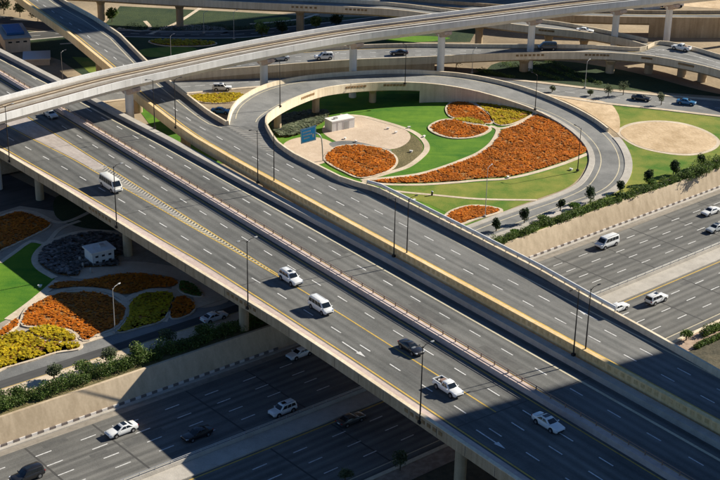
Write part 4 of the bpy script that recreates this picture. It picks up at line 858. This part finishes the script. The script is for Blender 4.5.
for u0, v0, u1, v1 in ((.03, .03, .97, .06), (.03, .94, .97, .97), (.03, .03, .06, .97), (.94, .03, .97, .97)):
    bm_.poly([onb(u0, v0), onb(u1, v0), onb(u1, v1), onb(u0, v1)])
bm_.build('border', M['paint_w'], brd)
lt = MB()
for (v0, u0, u1) in ((.2, .15, .6), (.42, .15, .75), (.64, .2, .55)):
    u = u0
    while u < u1:
        wl = random.uniform(.03, .06); lt.poly([onb(u, v0), onb(u + wl, v0), onb(u + wl, v0 + .1), onb(u, v0 + .1)]); u += wl + .025
lt.poly([onb(.78, .75), onb(.86, .75), onb(.86, .6), onb(.9, .6), onb(.82, .48), onb(.74, .6), onb(.78, .6)])
lt.build('lettering', M['paint_w'], brd)

# ================================================================== LAMPS
def make_lamp(h, m, arms=2):
    root = empty('street_lamp')
    MB().box((0, 0, .2), (.5, .5, .4)).build('base', M['conc'] if m == 'palemetal' else M[m], root)
    MB().tube([(0, 0, .3), (0, 0, h * .5), (0, 0, h)], [.12, .09, .06] if m == 'darkmetal' else [.085, .07, .05], 10).build('pole', M[m], root, smooth=40)
    for sx in ((-1, 1) if arms == 2 else (1,)):
        a = MB().tube([(0, 0, h - .3), (sx * .5, 0, h + .15), (sx * 1.4, 0, h + .25)], [.05, .045, .04], 7).build('arm', M[m], root)
        hd = MB(); hd.loft([[(sx * (1.3 + q), -wq, h + .22), (sx * (1.3 + q), wq, h + .22), (sx * (1.3 + q), wq * .6, h + .36), (sx * (1.3 + q), -wq * .6, h + .36)] for q, wq in ((0, .06), (.15, .12), (.5, .11), (.62, .05))])
        ho = hd.build('head', M['lampglass'] if arms == 2 else M[m], root)
        MB().box((sx * 1.62, 0, h + .205), (.32, .16, .03)).build('lens', M['lampglass'], ho)
    return root
protos = {}
def lamp(px, z, h, m, arms, rz, label, group):
    key = (h, m, arms); p = P(px[0], px[1], z) if not isinstance(px, Vector) else px
    if key not in protos: protos[key] = make_lamp(h, m, arms); r0 = protos[key]
    else: r0 = copy_tree(protos[key])
    r0.location = p; r0.rotation_euler.z = rz; tag(r0, label, 'street lamp', group); return r0
RB = math.pi / 2 - AZB + math.pi / 2
g = 'street lamps on the near parapet of the flyover'
for i, s in enumerate((-258.5, -215.2, -173.3, -129.6)):
    lamp(BR(s, tab(TN, s) - .05, 13.3 if 0 else 12.0), 0, 11.9, 'darkmetal', 2, RB, ('dark twin arm street lamp on the near parapet, closest to the metro viaduct', 'dark twin arm street lamp on the near parapet beside the minibus', 'dark twin arm street lamp on the near parapet, left of the two white cars', 'dark twin arm street lamp on the near parapet beside the white pickup')[i], g)
g = 'street lamp pairs between the flyover and the ramp'
for i, (sa, ta, sb_, tb_) in enumerate(((-258.2, 135.3, -255.0, 138.7), (-217.8, 136.1, -214.3, 137.6), (-174.7, 136.6, -172.4, 137.6), (-130.6, 136.7, -129.3, 137.8))):
    wh = ('beside the metro pier', 'below the blue sign', 'at mid picture', 'near the barrier end')[i]
    lamp(BR(sa, ta, 13.2), 0, 10.9, 'darkmetal', 1, RB + math.pi, 'dark street lamp on the flyover parapet, left of pair ' + wh, g)
    lamp(BR(sb_, tb_, Z_C + 1.05 - 1.0), 0, 10.9, 'darkmetal', 1, RB, 'dark street lamp on the ochre parapet, right of pair ' + wh, g)
g = 'street lamps around the loop ramp'
for q, z, h, lb in (((280, 107), 13.3, 10.6, 'dark street lamp on the loop parapet left of the kiosk'), ((405, 84), 9.6, 10.0, 'dark street lamp on the loop parapet at the top of the loop'), ((535, 110), 5.2, 9.0, 'dark street lamp at the corner of the yellow bed on the loop road'), ((577.5, 171), 4.2, 10.0, 'dark street lamp on the lawn where the loop bends back')):
    lamp(q, z, h, 'darkmetal', 1, 2.4, lb, g)
g = 'pale garden and road lamps'
for q, z, h, lb in (((485, 217), 4.1, 10.6, 'pale street lamp beside the small orange bed'), ((115, 333), 4.1, 8.2, 'pale lamp at the corner of the half sunlit orange bed'), ((585, 88), 4.1, 7.2, 'pale thin lamp on the verge below the connector ramp'), ((472, 73), 4.1, 6.4, 'pale thin lamp behind the loop beside a metro pier'), ((334, 73), 4.1, 5.0, 'pale thin lamp at the foot of the connector ramp wall'), ((171, 57), 4.1, 6.0, 'pale lamp on the dry lawn behind the metro viaduct'), ((63, 82), 4.1, 8.0, 'pale lamp between the flyover and the curved ramp at upper left'), ((204, 33), 4.1, 6.0, 'pale lamp beside the back road, left one'), ((234, 39), 4.1, 8.0, 'pale lamp beside the back road, middle one'), ((304, 31), 4.1, 6.0, 'pale lamp beside the back road, right one')):
    lamp(q, z, h, 'palemetal', 1, 1.0, lb, g)
lamp((622, 141), 4.6, 6.0, 'darkmetal', 1, 1.0, 'short dark lamp at the outer kerb of the loop bend', 'street lamps around the loop ramp') if 0 else None

# ================================================================== VEHICLES
def loft_body(stations, rows=7):
    b = MB(); rws = []
    for x, zb, zt, hw in stations:
        r = [(hw * .90, zb), (hw * .99, zb + .12), (hw, zb + (zt - zb) * .45), (hw * .97, zt - .16), (hw * .90, zt - .04), (hw * .78, zt), (0, zt + .025)]
        pts = [(x, y, z) for y, z in r] + [(x, -y, z) for y, z in r[-2::-1]]
        rws.append(pts)
    b.loft(rws, True, True); return b
SPEC = {
 'sedan': dict(st=[(-2.42, .48, .84, .72), (-2.36, .34, 1.00, .83), (-1.95, .26, 1.05, .89), (-1.2, .22, 1.0, .91), (0, .22, .97, .92), (1.0, .22, .95, .91), (1.5, .22, .93, .90), (2.0, .25, .87, .88), (2.28, .28, .83, .86), (2.42, .33, .76, .80), (2.48, .42, .66, .72)], base=(-1.85, 1.10), roof=(-.95, .22), belt=.95, rz=1.46, hb=.82, hr=.62, wb=1.42, wr=.33, win=2),
 'coupe': dict(st=[(-2.30, .50, .85, .68), (-2.2, .34, 1.0, .82), (-1.8, .25, 1.03, .91), (-1.0, .21, .98, .93), (0, .20, .94, .93), (1.0, .20, .92, .92), (1.6, .21, .89, .91), (2.1, .25, .80, .87), (2.3, .30, .73, .80), (2.40, .4, .64, .68)], base=(-2.0, 1.0), roof=(-.75, .05), belt=.92, rz=1.38, hb=.82, hr=.58, wb=1.40, wr=.35, win=1),
 'suv': dict(st=[(-2.42, .55, 1.0, .78), (-2.36, .42, 1.10, .90), (-1.9, .33, 1.15, .95), (-1.0, .30, 1.14, .97), (0, .30, 1.12, .97), (1.0, .30, 1.10, .96), (1.5, .30, 1.07, .95), (2.1, .34, 1.05, .93), (2.36, .38, .98, .88), (2.47, .46, .86, .80)], base=(-2.36, 1.15), roof=(-2.15, .40), belt=1.09, rz=1.84, hb=.90, hr=.74, wb=1.46, wr=.39, win=3),
 'van': dict(st=[(-2.48, .50, 1.1, .80), (-2.44, .40, 1.18, .90), (-1.9, .32, 1.2, .93), (-1.0, .30, 1.2, .94), (0, .30, 1.2, .94), (1.0, .30, 1.18, .94), (1.6, .30, 1.14, .93), (2.1, .34, 1.04, .90), (2.38, .40, .92, .84), (2.48, .5, .72, .72)], base=(-2.44, 1.85), roof=(-2.34, 1.05), belt=1.14, rz=2.02, hb=.90, hr=.78, wb=1.5, wr=.35, win=4),
 'pickup': dict(st=[(-2.62, .62, 1.0, .80), (-2.58, .48, 1.10, .90), (-1.9, .40, 1.12, .93), (-.8, .36, 1.12, .94), (0, .36, 1.12, .94), (1.0, .36, 1.12, .94), (1.5, .36, 1.10, .93), (2.1, .38, 1.05, .90), (2.45, .44, .95, .84), (2.55, .52, .8, .74)], base=(-.75, 1.20), roof=(-.55, .45), belt=1.08, rz=1.80, hb=.87, hr=.70, wb=1.6, wr=.40, win=2),
}
def vehicle(kind, pm_, label, category, loc, az, group, scale=1.0, roofm=None, name=None):
    S = SPEC[kind]; root = empty(name or category.replace(' ', '_')); tag(root, label, category, group)
    body = loft_body(S['st']).build('body', pm_, root, smooth=38)
    xr0, xf0 = S['base']; xr1, xf1 = S['roof']; zb_, zr_ = S['belt'], S['rz']; hb, hr_ = S['hb'], S['hr']
    def cp(k): e = k ** .85; return (lerp(xr0, xr1, e), lerp(xf0, xf1, e), lerp(hb, hr_, k ** 1.4), lerp(zb_, zr_ - .06, k))
    c = MB(); rws = []
    for k in (0, .3, .6, .85, 1.0):
        a, f_, y, z = cp(k); rws.append([(a, -y * .92, z), (a + .12, -y, z), (f_ - .14, -y, z), (f_, -y * .88, z), (f_ + .04, 0, z), (f_, y * .88, z), (f_ - .14, y, z), (a + .12, y, z), (a, y * .92, z), (a - .03, 0, z)])
    a, f_, y, z = cp(1.0); rws.append([(a + .14, -y * .8, zr_), (a + .2, -y * .86, zr_), (f_ - .3, -y * .86, zr_), (f_ - .2, -y * .8, zr_), (f_ - .16, 0, zr_ + .01), (f_ - .2, y * .8, zr_), (f_ - .3, y * .86, zr_), (a + .2, y * .86, zr_), (a + .14, y * .8, zr_), (a + .11, 0, zr_ + .01)])
    c.loft(rws, True, True); c.build('cabin', pm_, root, smooth=35)
    if roofm:
        MB().loft([[(a + .22, -y * .82, zr_ + .012), (f_ - .3, -y * .82, zr_ + .012), (f_ - .3, y * .82, zr_ + .012), (a + .22, y * .82, zr_ + .012)], [(a + .22, -y * .8, zr_ + .03), (f_ - .3, -y * .8, zr_ + .03), (f_ - .3, y * .8, zr_ + .03), (a + .22, y * .8, zr_ + .03)]]).build('roof_panel', roofm, root)
    # glazing, a little proud of the cabin shell
    K = (.10, .45, .86)
    for nm, fr in (('windscreen', 1), ('rear_window', 0)):
        rw = []
        for k in K:
            a0, f0, y0, z0 = cp(k); x = f0 if fr else a0; e = .025 if fr else -.025
            rw.append([(x + e, -y0 * .84, z0), (x + e + (.04 if fr else -.03), 0, z0), (x + e, y0 * .84, z0)])
        MB().loft(rw, False).build(nm, M['glass'], root)
    for sy in (-1, 1):
        nW = S['win']
        for i in range(nW):
            rw = []
            for k in (.14, .5, .84):
                a0, f0, y0, z0 = cp(k); x0 = lerp(a0 + .22, f0 - .24, i / nW) + .04; x1 = lerp(a0 + .22, f0 - .24, (i + 1) / nW) - .04
                rw.append([(x0, sy * (y0 + .015), z0), (x1, sy * (y0 + .015), z0)])
            MB().loft(rw, False).build('side_window', M['glass'], root)
    xs = [s_[0] for s_ in S['st']]; xf, xb = xs[-1], xs[0]
    wb, wr = S['wb'], S['wr']; hwm = max(s_[3] for s_ in S['st'])
    for x in (wb, -wb):
        for sy in (-1, 1):
            MB().disc((x, sy * (hwm - .02), wr + .03), (0, 1, 0), wr + .09, wr + .09, .06, 18).build('wheel_arch', M['trim'], root)
            wh = MB().disc((x, sy * (hwm - .09), wr), (0, 1, 0), wr, wr, .24, 18).build('wheel', M['tyre'], root)
            MB().disc((x, sy * (hwm + .035), wr), (0, 1, 0), wr * .62, wr * .62, .02, 12).build('rim', M['rim'], wh)
    zt = S['st'][-3][2]; yh = S['st'][-3][3]
    for sy in (-1, 1):
        MB().box((xf - .22, sy * yh * .74, zt - .14), (.34, .34, .15), -sy * .35).build('headlight', M['hlamp'], root)
        MB().box((xb + .05, sy * S['st'][1][3] * .82, S['st'][1][2] - .16), (.16, .26, .18)).build('tail_light', M['tlamp'], root)
        MB().box((xf0 - .25, sy * (hwm + .08), zb_ + .06), (.12, .2, .13)).build('mirror', pm_, root)
    MB().box((xf - .05, 0, S['st'][-2][1] + .12), (.16, 1.15, .16)).build('grille', M['trim'], root)
    MB().box((xb + .02, 0, S['st'][1][1] + .06), (.14, 1.3, .14)).build('bumper', M['trim'], root)
    MB().box((xb - .03, 0, .75), (.03, .5, .12)).build('plate', M['plate'], root)
    if kind == 'pickup':
        bd_ = MB().box((-1.65, 0, 1.12), (1.65, 1.5, .03)).build('bed', M['trim'], root)
        for sy in (-1, 1): MB().box((-1.68, sy * .82, 1.2), (1.78, .12, .22)).build('bed_side', pm_, root)
        MB().box((-2.52, 0, 1.2), (.1, 1.6, .22)).build('tailgate', pm_, root)
        MB().box((-1.3, .1, 1.28), (.6, .9, .28)).build('cargo', M['rust'], root)
    if kind in ('suv', 'van'):
        for sy in (-1, 1): MB().tube([(xr1 + .2, sy * hr_ * .82, zr_ + .06), (xf1 - .4, sy * hr_ * .82, zr_ + .06)], .025, 5).build('roof_rail', M['trim'], root)
    if kind == 'suv': MB().box((-.2, 0, zr_ + .012), (.8, .7, .02)).build('sunroof', M['glass'], root)
    root.location = loc; root.rotation_euler.z = math.pi / 2 - az; root.scale = (scale, scale, scale)
    return root
GA, GH1, GH2, GE, GS = 'vehicles on the flyover', 'vehicles on the far lower highway', 'vehicles on the near lower highway', 'vehicles on the connector ramp', 'vehicles on the back roads'
def A_(s, t): return BR(s, t, Z_A + .015)
vehicle('suv', PW, 'white four wheel drive on the yellow line of the flyover', 'car', A_(-177.6, 117.2), AZB, GA, 1.03)
vehicle('van', PW, 'white minivan on the flyover just behind the white four wheel drive', 'van', A_(-165.8, 115.2), AZB, GA)
vehicle('coupe', PK, 'black sports coupe on the flyover between the minivan and the pickup', 'car', A_(-146.8, 118.6), AZB, GA)
vehicle('pickup', PW, 'white pickup with brown cargo in its bed, beside a street lamp on the flyover', 'pickup', A_(-133.8, 115.2), AZB, GA)
vehicle('sedan', PW, 'white sedan with black glass roof in the dark shadow at lower right', 'car', A_(-118.6, 120.4), AZB, GA, 1.03, M['glass'])
vehicle('sedan', PS, 'silver car in the metro shadow on the flyover at upper left', 'car', A_(-280.5, 121.2), AZB, GA)
AZW = AZH + math.pi
def H_(u, wv): return HW(u, wv + 1.1e-4 * (u - 170) ** 2, .015)
vehicle('sedan', PW, 'white sedan in the sun on the lower left highway', 'car', H_(93.6, -161.7), AZW, GH1, 1.03, M['glass'])
vehicle('suv', PK, 'black car cut by the bottom left corner', 'car', H_(76.5, -159.2), AZW, GH1)
vehicle('sedan', PK, 'black car in the bridge shadow on the lower left highway', 'car', H_(101.8, -153.6), AZW, GH1)
vehicle('suv', PW, 'white hatchback in the bridge shadow beside the highway median', 'car', H_(116.2, -151.2), AZW, GH1, .95)
vehicle('sedan', PG, 'dark grey car in the bridge shadow on the near side of the median', 'car', H_(122.6, -142.4), AZH, GH2)
vehicle('sedan', PW, 'pale car half hidden under the flyover by the retaining wall', 'car', H_(130.0, -164.4), AZW, GH1)
vehicle('van', PW, 'white passenger van on the right lower highway near the wall', 'van', H_(207.3, -163.0), AZW, GH1, 1.12)
vehicle('sedan', PW, 'white sedan at the right edge, upper of two', 'car', H_(238.5, -160.8), AZW, GH1)
vehicle('sedan', PS, 'silver car with black roof cut by the right edge', 'car', H_(231.6, -154.4), AZW, GH1, 1.0, M['glass'])
vehicle('suv', PW, 'white four wheel drive on the right highway beside the median', 'car', H_(194.4, -140.3), AZH, GH2)
vehicle('sedan', PW, 'white car just emerging from behind the white barrier end', 'car', H_(186.0, -142.4), AZH, GH2)
def on(px, py, z): return P(px, py, z + .02)
def dirE(px): 
    i = min(range(e1N - 1), key=lambda k: abs(proj(e1A[k])[0] - px)); d = e1A[i + 1] - e1A[i]; return math.atan2(d.x, d.y), e1A[i].z
for kind, pm_, lb, q, fl in (('sedan', PS, 'silver green sedan on the connector ramp, left of three', (280, 60), 0), ('suv', PW, 'white car with dark windows on the connector ramp beside the silver sedan', (324, 59), 0), ('coupe', PK, 'dark car on the connector ramp beside a metro pier', (399, 54.5), 0), ('van', PG, 'dark grey van on the connector ramp', (547, 49.5), 0), ('pickup', PW, 'white truck where the two ramps join at upper right', (681, 50), 0)):
    a, z = dirE(q[0]); vehicle(kind, pm_, lb, 'van' if kind == 'van' else 'car', on(q[0], q[1], z), a + (math.pi if fl == 0 else 0), GE, 1.05)
i = min(range(e2N - 1), key=lambda k: abs(proj(e2A[k])[0] - 586)); d = e2A[i + 1] - e2A[i]; v = e2A[i].lerp(e2B[i], .45)
vehicle('sedan', PW, 'white car on the narrow sunlit ramp behind the metro', 'car', v + Vector((0, 0, .02)), math.atan2(d.x, d.y), GE)
for kind, pm_, lb, q, a in (('sedan', PK, 'black sedan with pale rear on the service road by the lawn', (641, 100), R(113)), ('sedan', PB, 'blue car on the service road at right', (686, 104), R(113)), ('suv', PW, 'white four wheel drive on the service road behind the loop at left', (222, 90), R(86)), ('sedan', PB, 'blue car half hidden beside the loop parapet', (221, 113), R(100)), ('sedan', PW, 'pale car on the slip road under the flyover', (214, 320), AZH)):
    vehicle(kind, pm_, lb, 'car', on(q[0], q[1], Z_G + .03), a, GS)
# minibus
SPEC['bus'] = dict(st=[(-3.35, .55, 1.15, .86), (-3.28, .42, 1.28, .98), (-2.4, .36, 1.32, 1.02), (-1.0, .34, 1.32, 1.03), (1.0, .34, 1.32, 1.03), (2.2, .34, 1.30, 1.02), (2.85, .36, 1.22, .99), (3.2, .40, 1.08, .94), (3.32, .48, .9, .84)], base=(-3.28, 2.95), roof=(-3.1, 2.15), belt=1.26, rz=2.55, hb=.99, hr=.86, wb=2.05, wr=.42, win=6)
PC = paint('cream bus paint', (0.72, 0.70, 0.63))
vehicle('bus', PC, 'cream white minibus at the left on the flyover, beside the chevrons', 'minibus', A_(-232.8, 112.0), AZB, GA)
# blue tanker truck far away
tk = empty('tanker_truck'); tag(tk, 'blue and white truck parked in the sandy yard at top right', 'truck', 'vehicles in the far yard')
MB().box((0, 0, .7), (8, 1.2, .3)).build('chassis', M['trim'], tk); MB().box((-1, 0, 2.2), (5.6, 2.4, 2.6)).build('cargo_box', M['blue'], tk); MB().box((-1, 0, 3.56), (5.5, 2.3, .12)).build('roof', M['white'], tk)
MB().loft([[(2.0, y, .6), (2.0, y, 2.9), (3.4, y, 2.8), (3.9, y, 1.6), (3.9, y, .6)] for y in (-1.15, 1.15)]).build('cab', PW, tk)
MB().poly([(3.44, -1, 2.72), (3.9, -1, 1.7), (3.9, 1, 1.7), (3.44, 1, 2.72)]).build('windscreen', M['glass'], tk)
for x in (2.9, -.8, -2.6):
    for sy in (-1, 1): MB().disc((x, sy * 1.05, .5), (0, 1, 0), .5, .5, .3, 16).build('wheel', M['tyre'], tk)
tk.location = P(671, 7.5, Z_G + .06); tk.rotation_euler.z = .3

# ================================================================== TOWERS (stand beside the picture, throw the long shadows)
def tower(label, corner, rz, wx, wy, h, z0):
    root = empty('office_tower', (corner.x, corner.y, z0)); tag(root, label, 'building')
    ex = Vector((math.cos(rz), math.sin(rz), 0)); ey = Vector((-ex.y, ex.x, 0)); c = corner + ex * wx / 2 + ey * wy / 2
    MB().box((c.x, c.y, z0 + h / 2), (wx, wy, h), rz).build('wall', M['cream'], root)
    MB().box((c.x, c.y, z0 + h + .6), (wx - 1, wy - 1, 1.2), rz).build('roof', M['conc'], root)
    nf = int(h // 3.6)
    for f in range(1, nf):
        z = z0 + f * 3.6 + .4
        MB().box((c.x, c.y, z), (wx + .1, wy + .1, 1.9), rz).build('window_band', M['towerglass'], root)
    return root
edge0 = BR(-126.2, 129.0, Z_A)                         # a point of the shadow's straight edge on the deck
back = Vector((SDIR.x, SDIR.y, 0)).normalized(); side = Vector((back.y, -back.x, 0))
# building edge lies on the line edge0 + k*back; the block extends to the near side
tower('tall office tower standing right of the picture', edge0 + back * 165, math.atan2(side.y, side.x), 60, 40, 150, .5)
edge1 = Vector((-72, 366, Z_G))
tower('very tall office tower standing beyond the top right of the picture', edge1 + back * 275 - side * 32, math.atan2(side.y, side.x), 32, 40, 255, Z_G)
# shrubs by the near verge at right and bottom
for lb, q, zz, h, r in (('bright green shrub at the kerb of the right highway behind the flyover parapet', (686, 340), .25, 1.9, 1.4),):
    tree('verge_shrub', lb, P(*q, zz), h, r, 'leaf', 700, 'shrub', 'shrubs on the near verge')
for lb, q, zz, h, r in (('dim tree in deep shadow under the flyover edge at the bottom', (400, 470), .6, 3.6, 1.4), ('dim shrub in deep shadow at the bottom beside the kerb', (345, 482), .4, 2.2, 1.3)):
    tree('shaded_tree', lb, P(*q, zz), h, r, 'leaf_gr', 700, 'tree', 'trees in the shadow at the bottom')

# floodlights and marker stones along the garden paths
fl = MB().box((0, 0, .14), (.5, .35, .28)).box((0, 0, .34), (.75, .45, .14)).build('garden_light', M['white']); FLM = fl.data; bpy.data.objects.remove(fl)
for i, (q, lb) in enumerate((((388, 129), 'small white floodlight on the sand plaza, nearest the kiosk'), ((396, 133), 'small white floodlight on the sand plaza, beside its rim'), ((345, 139), 'small white floodlight on the grey gravel, left one'), ((356, 142), 'small white floodlight on the grey gravel, right one'), ((411, 152), 'white floodlight on the bare olive planting'), ((409, 128), 'white floodlight on the lawn just outside the plaza path'), ((424, 137), 'white floodlight on the lawn where the plaza path turns'), ((508, 178), 'white floodlight at the lower edge of the largest orange bed'), ((571, 170), 'white floodlight on the lawn beside the loop lamp'), ((40, 287), 'white floodlight at the corner of the sunlit left lawn'), ((414, 201), 'white floodlight on the lawn above the white barrier'))):
    o = bpy.data.objects.new('garden_light', FLM); COL.objects.link(o); o.location = P(*q, Z_G + .06); o.rotation_euler.z = i * .7; tag(o, lb, 'floodlight', 'garden floodlights')
st_ = P(432, 195.5, Z_G); rr = empty('litter_bin', st_); tag(rr, 'small dark post on the thin footpath above the white barrier', 'post')
MB().tube([st_, st_ + Vector((0, 0, .9))], .2, 10).build('body', M['trim'], rr); MB().tube([st_ + Vector((0, 0, .9)), st_ + Vector((0, 0, 1.0))], [.26, .2], 10).build('cap', M['galv'], rr)

# loose bushes in and behind the right hedge, and lighter ground cover along its foot
names = ('first', 'second', 'third', 'fourth', 'fifth', 'sixth', 'seventh')
for i, u in enumerate((190, 199, 209, 222, 233, 243, 262)):
    tree('bush', 'pale green bush in the hedge above the right wall, %s from the white barrier' % names[i], HW(u, -172.2 - (i % 3) * .6, Z_G), 1.3 + .4 * (i % 3), 1.1 + .3 * ((i * 2) % 3), 'leaf' if i % 2 else 'fl_green', 700, 'bush', 'bushes in the right hedge')
for i, u in enumerate((83, 95, 104, 117, 126)):
    tree('bush', 'leafy bush in the hedge above the left wall, %s from the left edge' % names[i], HW(u, -173.2 - (i % 2) * .7, Z_G), 2.2 + .5 * (i % 3), 1.5 + .3 * ((i * 2) % 3), 'leaf', 900, 'bush', 'bushes in the left hedge')
hedge('dense greenery at the right edge where wall and lawn meet', [P(690 + 4 * (i % 9) + random.uniform(-2, 2), 180 - 1.9 * (i % 9) - 2 * (i // 9), Z_G) for i in range(27)], 1.5, 2.0, 'leaf', 150)
mb = MB(); mb.loft([[HW(u, tab(WALLTOP, u) - .5, Z_G + .07), HW(u, tab(WALLTOP, u) - 4.6, Z_G + .07)] for u in frange(183, 290, 4)], False); struct(mb.build('verge_grass', M['lawn_dry']))
# far background: kerb lines, planting patches and paths behind the ramps
for A2, B2, rdx in ((r2A, r2B, rd2),):
    for X, Y in ((A2, B2), (B2, A2)):
        MB().loft([[X[i] + (X[i] - Y[i]).normalized() * .1 + Vector((0, 0, .03)), X[i] + (X[i] - Y[i]).normalized() * .9 + Vector((0, 0, .03))] for i in range(len(X))], False).build('kerb', M['conc'], rdx)
    for i in range(0, len(A2) - 1):
        v = A2[i].lerp(B2[i], .5); d = A2[i + 1] - A2[i]; mesh_obj('lane_dash', DASH, rdx, v + Vector((0, 0, .012)), math.atan2(d.y, d.x))
pathline([(250, 24), (275, 22), (300, 19), (318, 14)], 1.2, .06); pathline([(250, 44), (275, 42), (300, 44)], 1.0, .06); pathline([(60, 44), (85, 43), (100, 49), (95, 58)], 1.0, .06)
sheet('lawn', [(255, 20), (285, 17), (290, 21), (262, 24)], Z_G + .05, M['lawn_dry']); sheet('lawn', [(385, 38), (420, 36), (450, 38), (430, 41.5), (395, 42)], Z_G + .05, M['lawn'])
bed('far yellow bed behind the metro, beside the back road', [(150, 41), (185, 40.5), (215, 43), (205, 46), (165, 46)], 'fl_yellow', .6, .4, .5, .4)
hedge('dark hedge along the far side of the back road', [P(lerp(125, 340, i / 60), tab([(120, 29), (180, 30.5), (240, 29.5), (300, 24.5), (360, 17.5)], lerp(125, 340, i / 60)), Z_G) for i in range(61)], 1.3, 1.5, 'leaf_dk', 60)
for i, q in enumerate(((262, 38), (282, 36), (316, 31), (336, 28), (112, 22), (96, 46))):
    tree('far_tree', 'dark tree in the shade behind the metro, %s' % ('leftmost by the lamp', 'second from the lamp', 'beyond the pier, left one', 'beyond the pier, right one', 'beside the curved ramp at the top', 'beside the curved ramp near the dry lawn')[i], P(*q, Z_G), 5, 2.4, 'leaf_dk' if i % 2 else 'leaf', 600, 'tree', 'trees in the shade behind the metro', .35)

M['patch'] = noisy('asphalt repair patch', (0.082, 0.081, 0.077), (0.118, 0.115, 0.106), [(0.6, 0.6, 1, 4), (4, 4, 0.6, 4)], 0.85)
for i in range(16):
    s_ = random.uniform(-300, -95); lane = random.choice((111.6, 115.2, 118.8, 122.0, 128.5, 131.8)); L_ = random.uniform(2.5, 9); wd = random.uniform(.8, 1.6); lane += random.uniform(-.4, .4)
    par = roadA if lane < 124 else roadB
    if lane < tab(GU, s_) + 1.2 and lane > tab(GL, s_) - 1.2 or lane < tab(YN, s_) + 1.2: continue
    b = MB(); b.poly([BR(s_, lane - wd / 2, Z_A + .0025 + i * .0002), BR(s_ + L_, lane - wd / 2, Z_A + .0025 + i * .0002), BR(s_ + L_, lane + wd / 2, Z_A + .0025 + i * .0002), BR(s_, lane + wd / 2, Z_A + .0025 + i * .0002)]); b.build('repair_patch', M['patch'], par)
for i in range(12):
    u = random.choice((random.uniform(70, 125), random.uniform(190, 250))); wv = random.choice((-164.7, -161.3, -158, -154.8, -151.5, -142, -138.8)); L_ = random.uniform(2.5, 8); wd = random.uniform(.8, 1.6)
    b = MB(); b.poly([HW(u, wv - wd / 2, .003 + i * .0003), HW(u + L_, wv - wd / 2, .003 + i * .0003), HW(u + L_, wv + wd / 2, .003 + i * .0003), HW(u, wv + wd / 2, .003 + i * .0003)]); b.build('repair_patch', M['patch'], highway)

hedge('dark hedge between two kerbs on the near verge at the right edge', [P(lerp(703, 745, i / 22), lerp(336, 317, i / 22), .25) for i in range(23)], .95, 1.5, 'leaf', 120)
hedge('low mixed hedge closest to the flyover parapet at the right edge', [P(lerp(696, 745, i / 24), lerp(348, 326, i / 24), .3) for i in range(25)], .8, .9, 'leaf', 90)
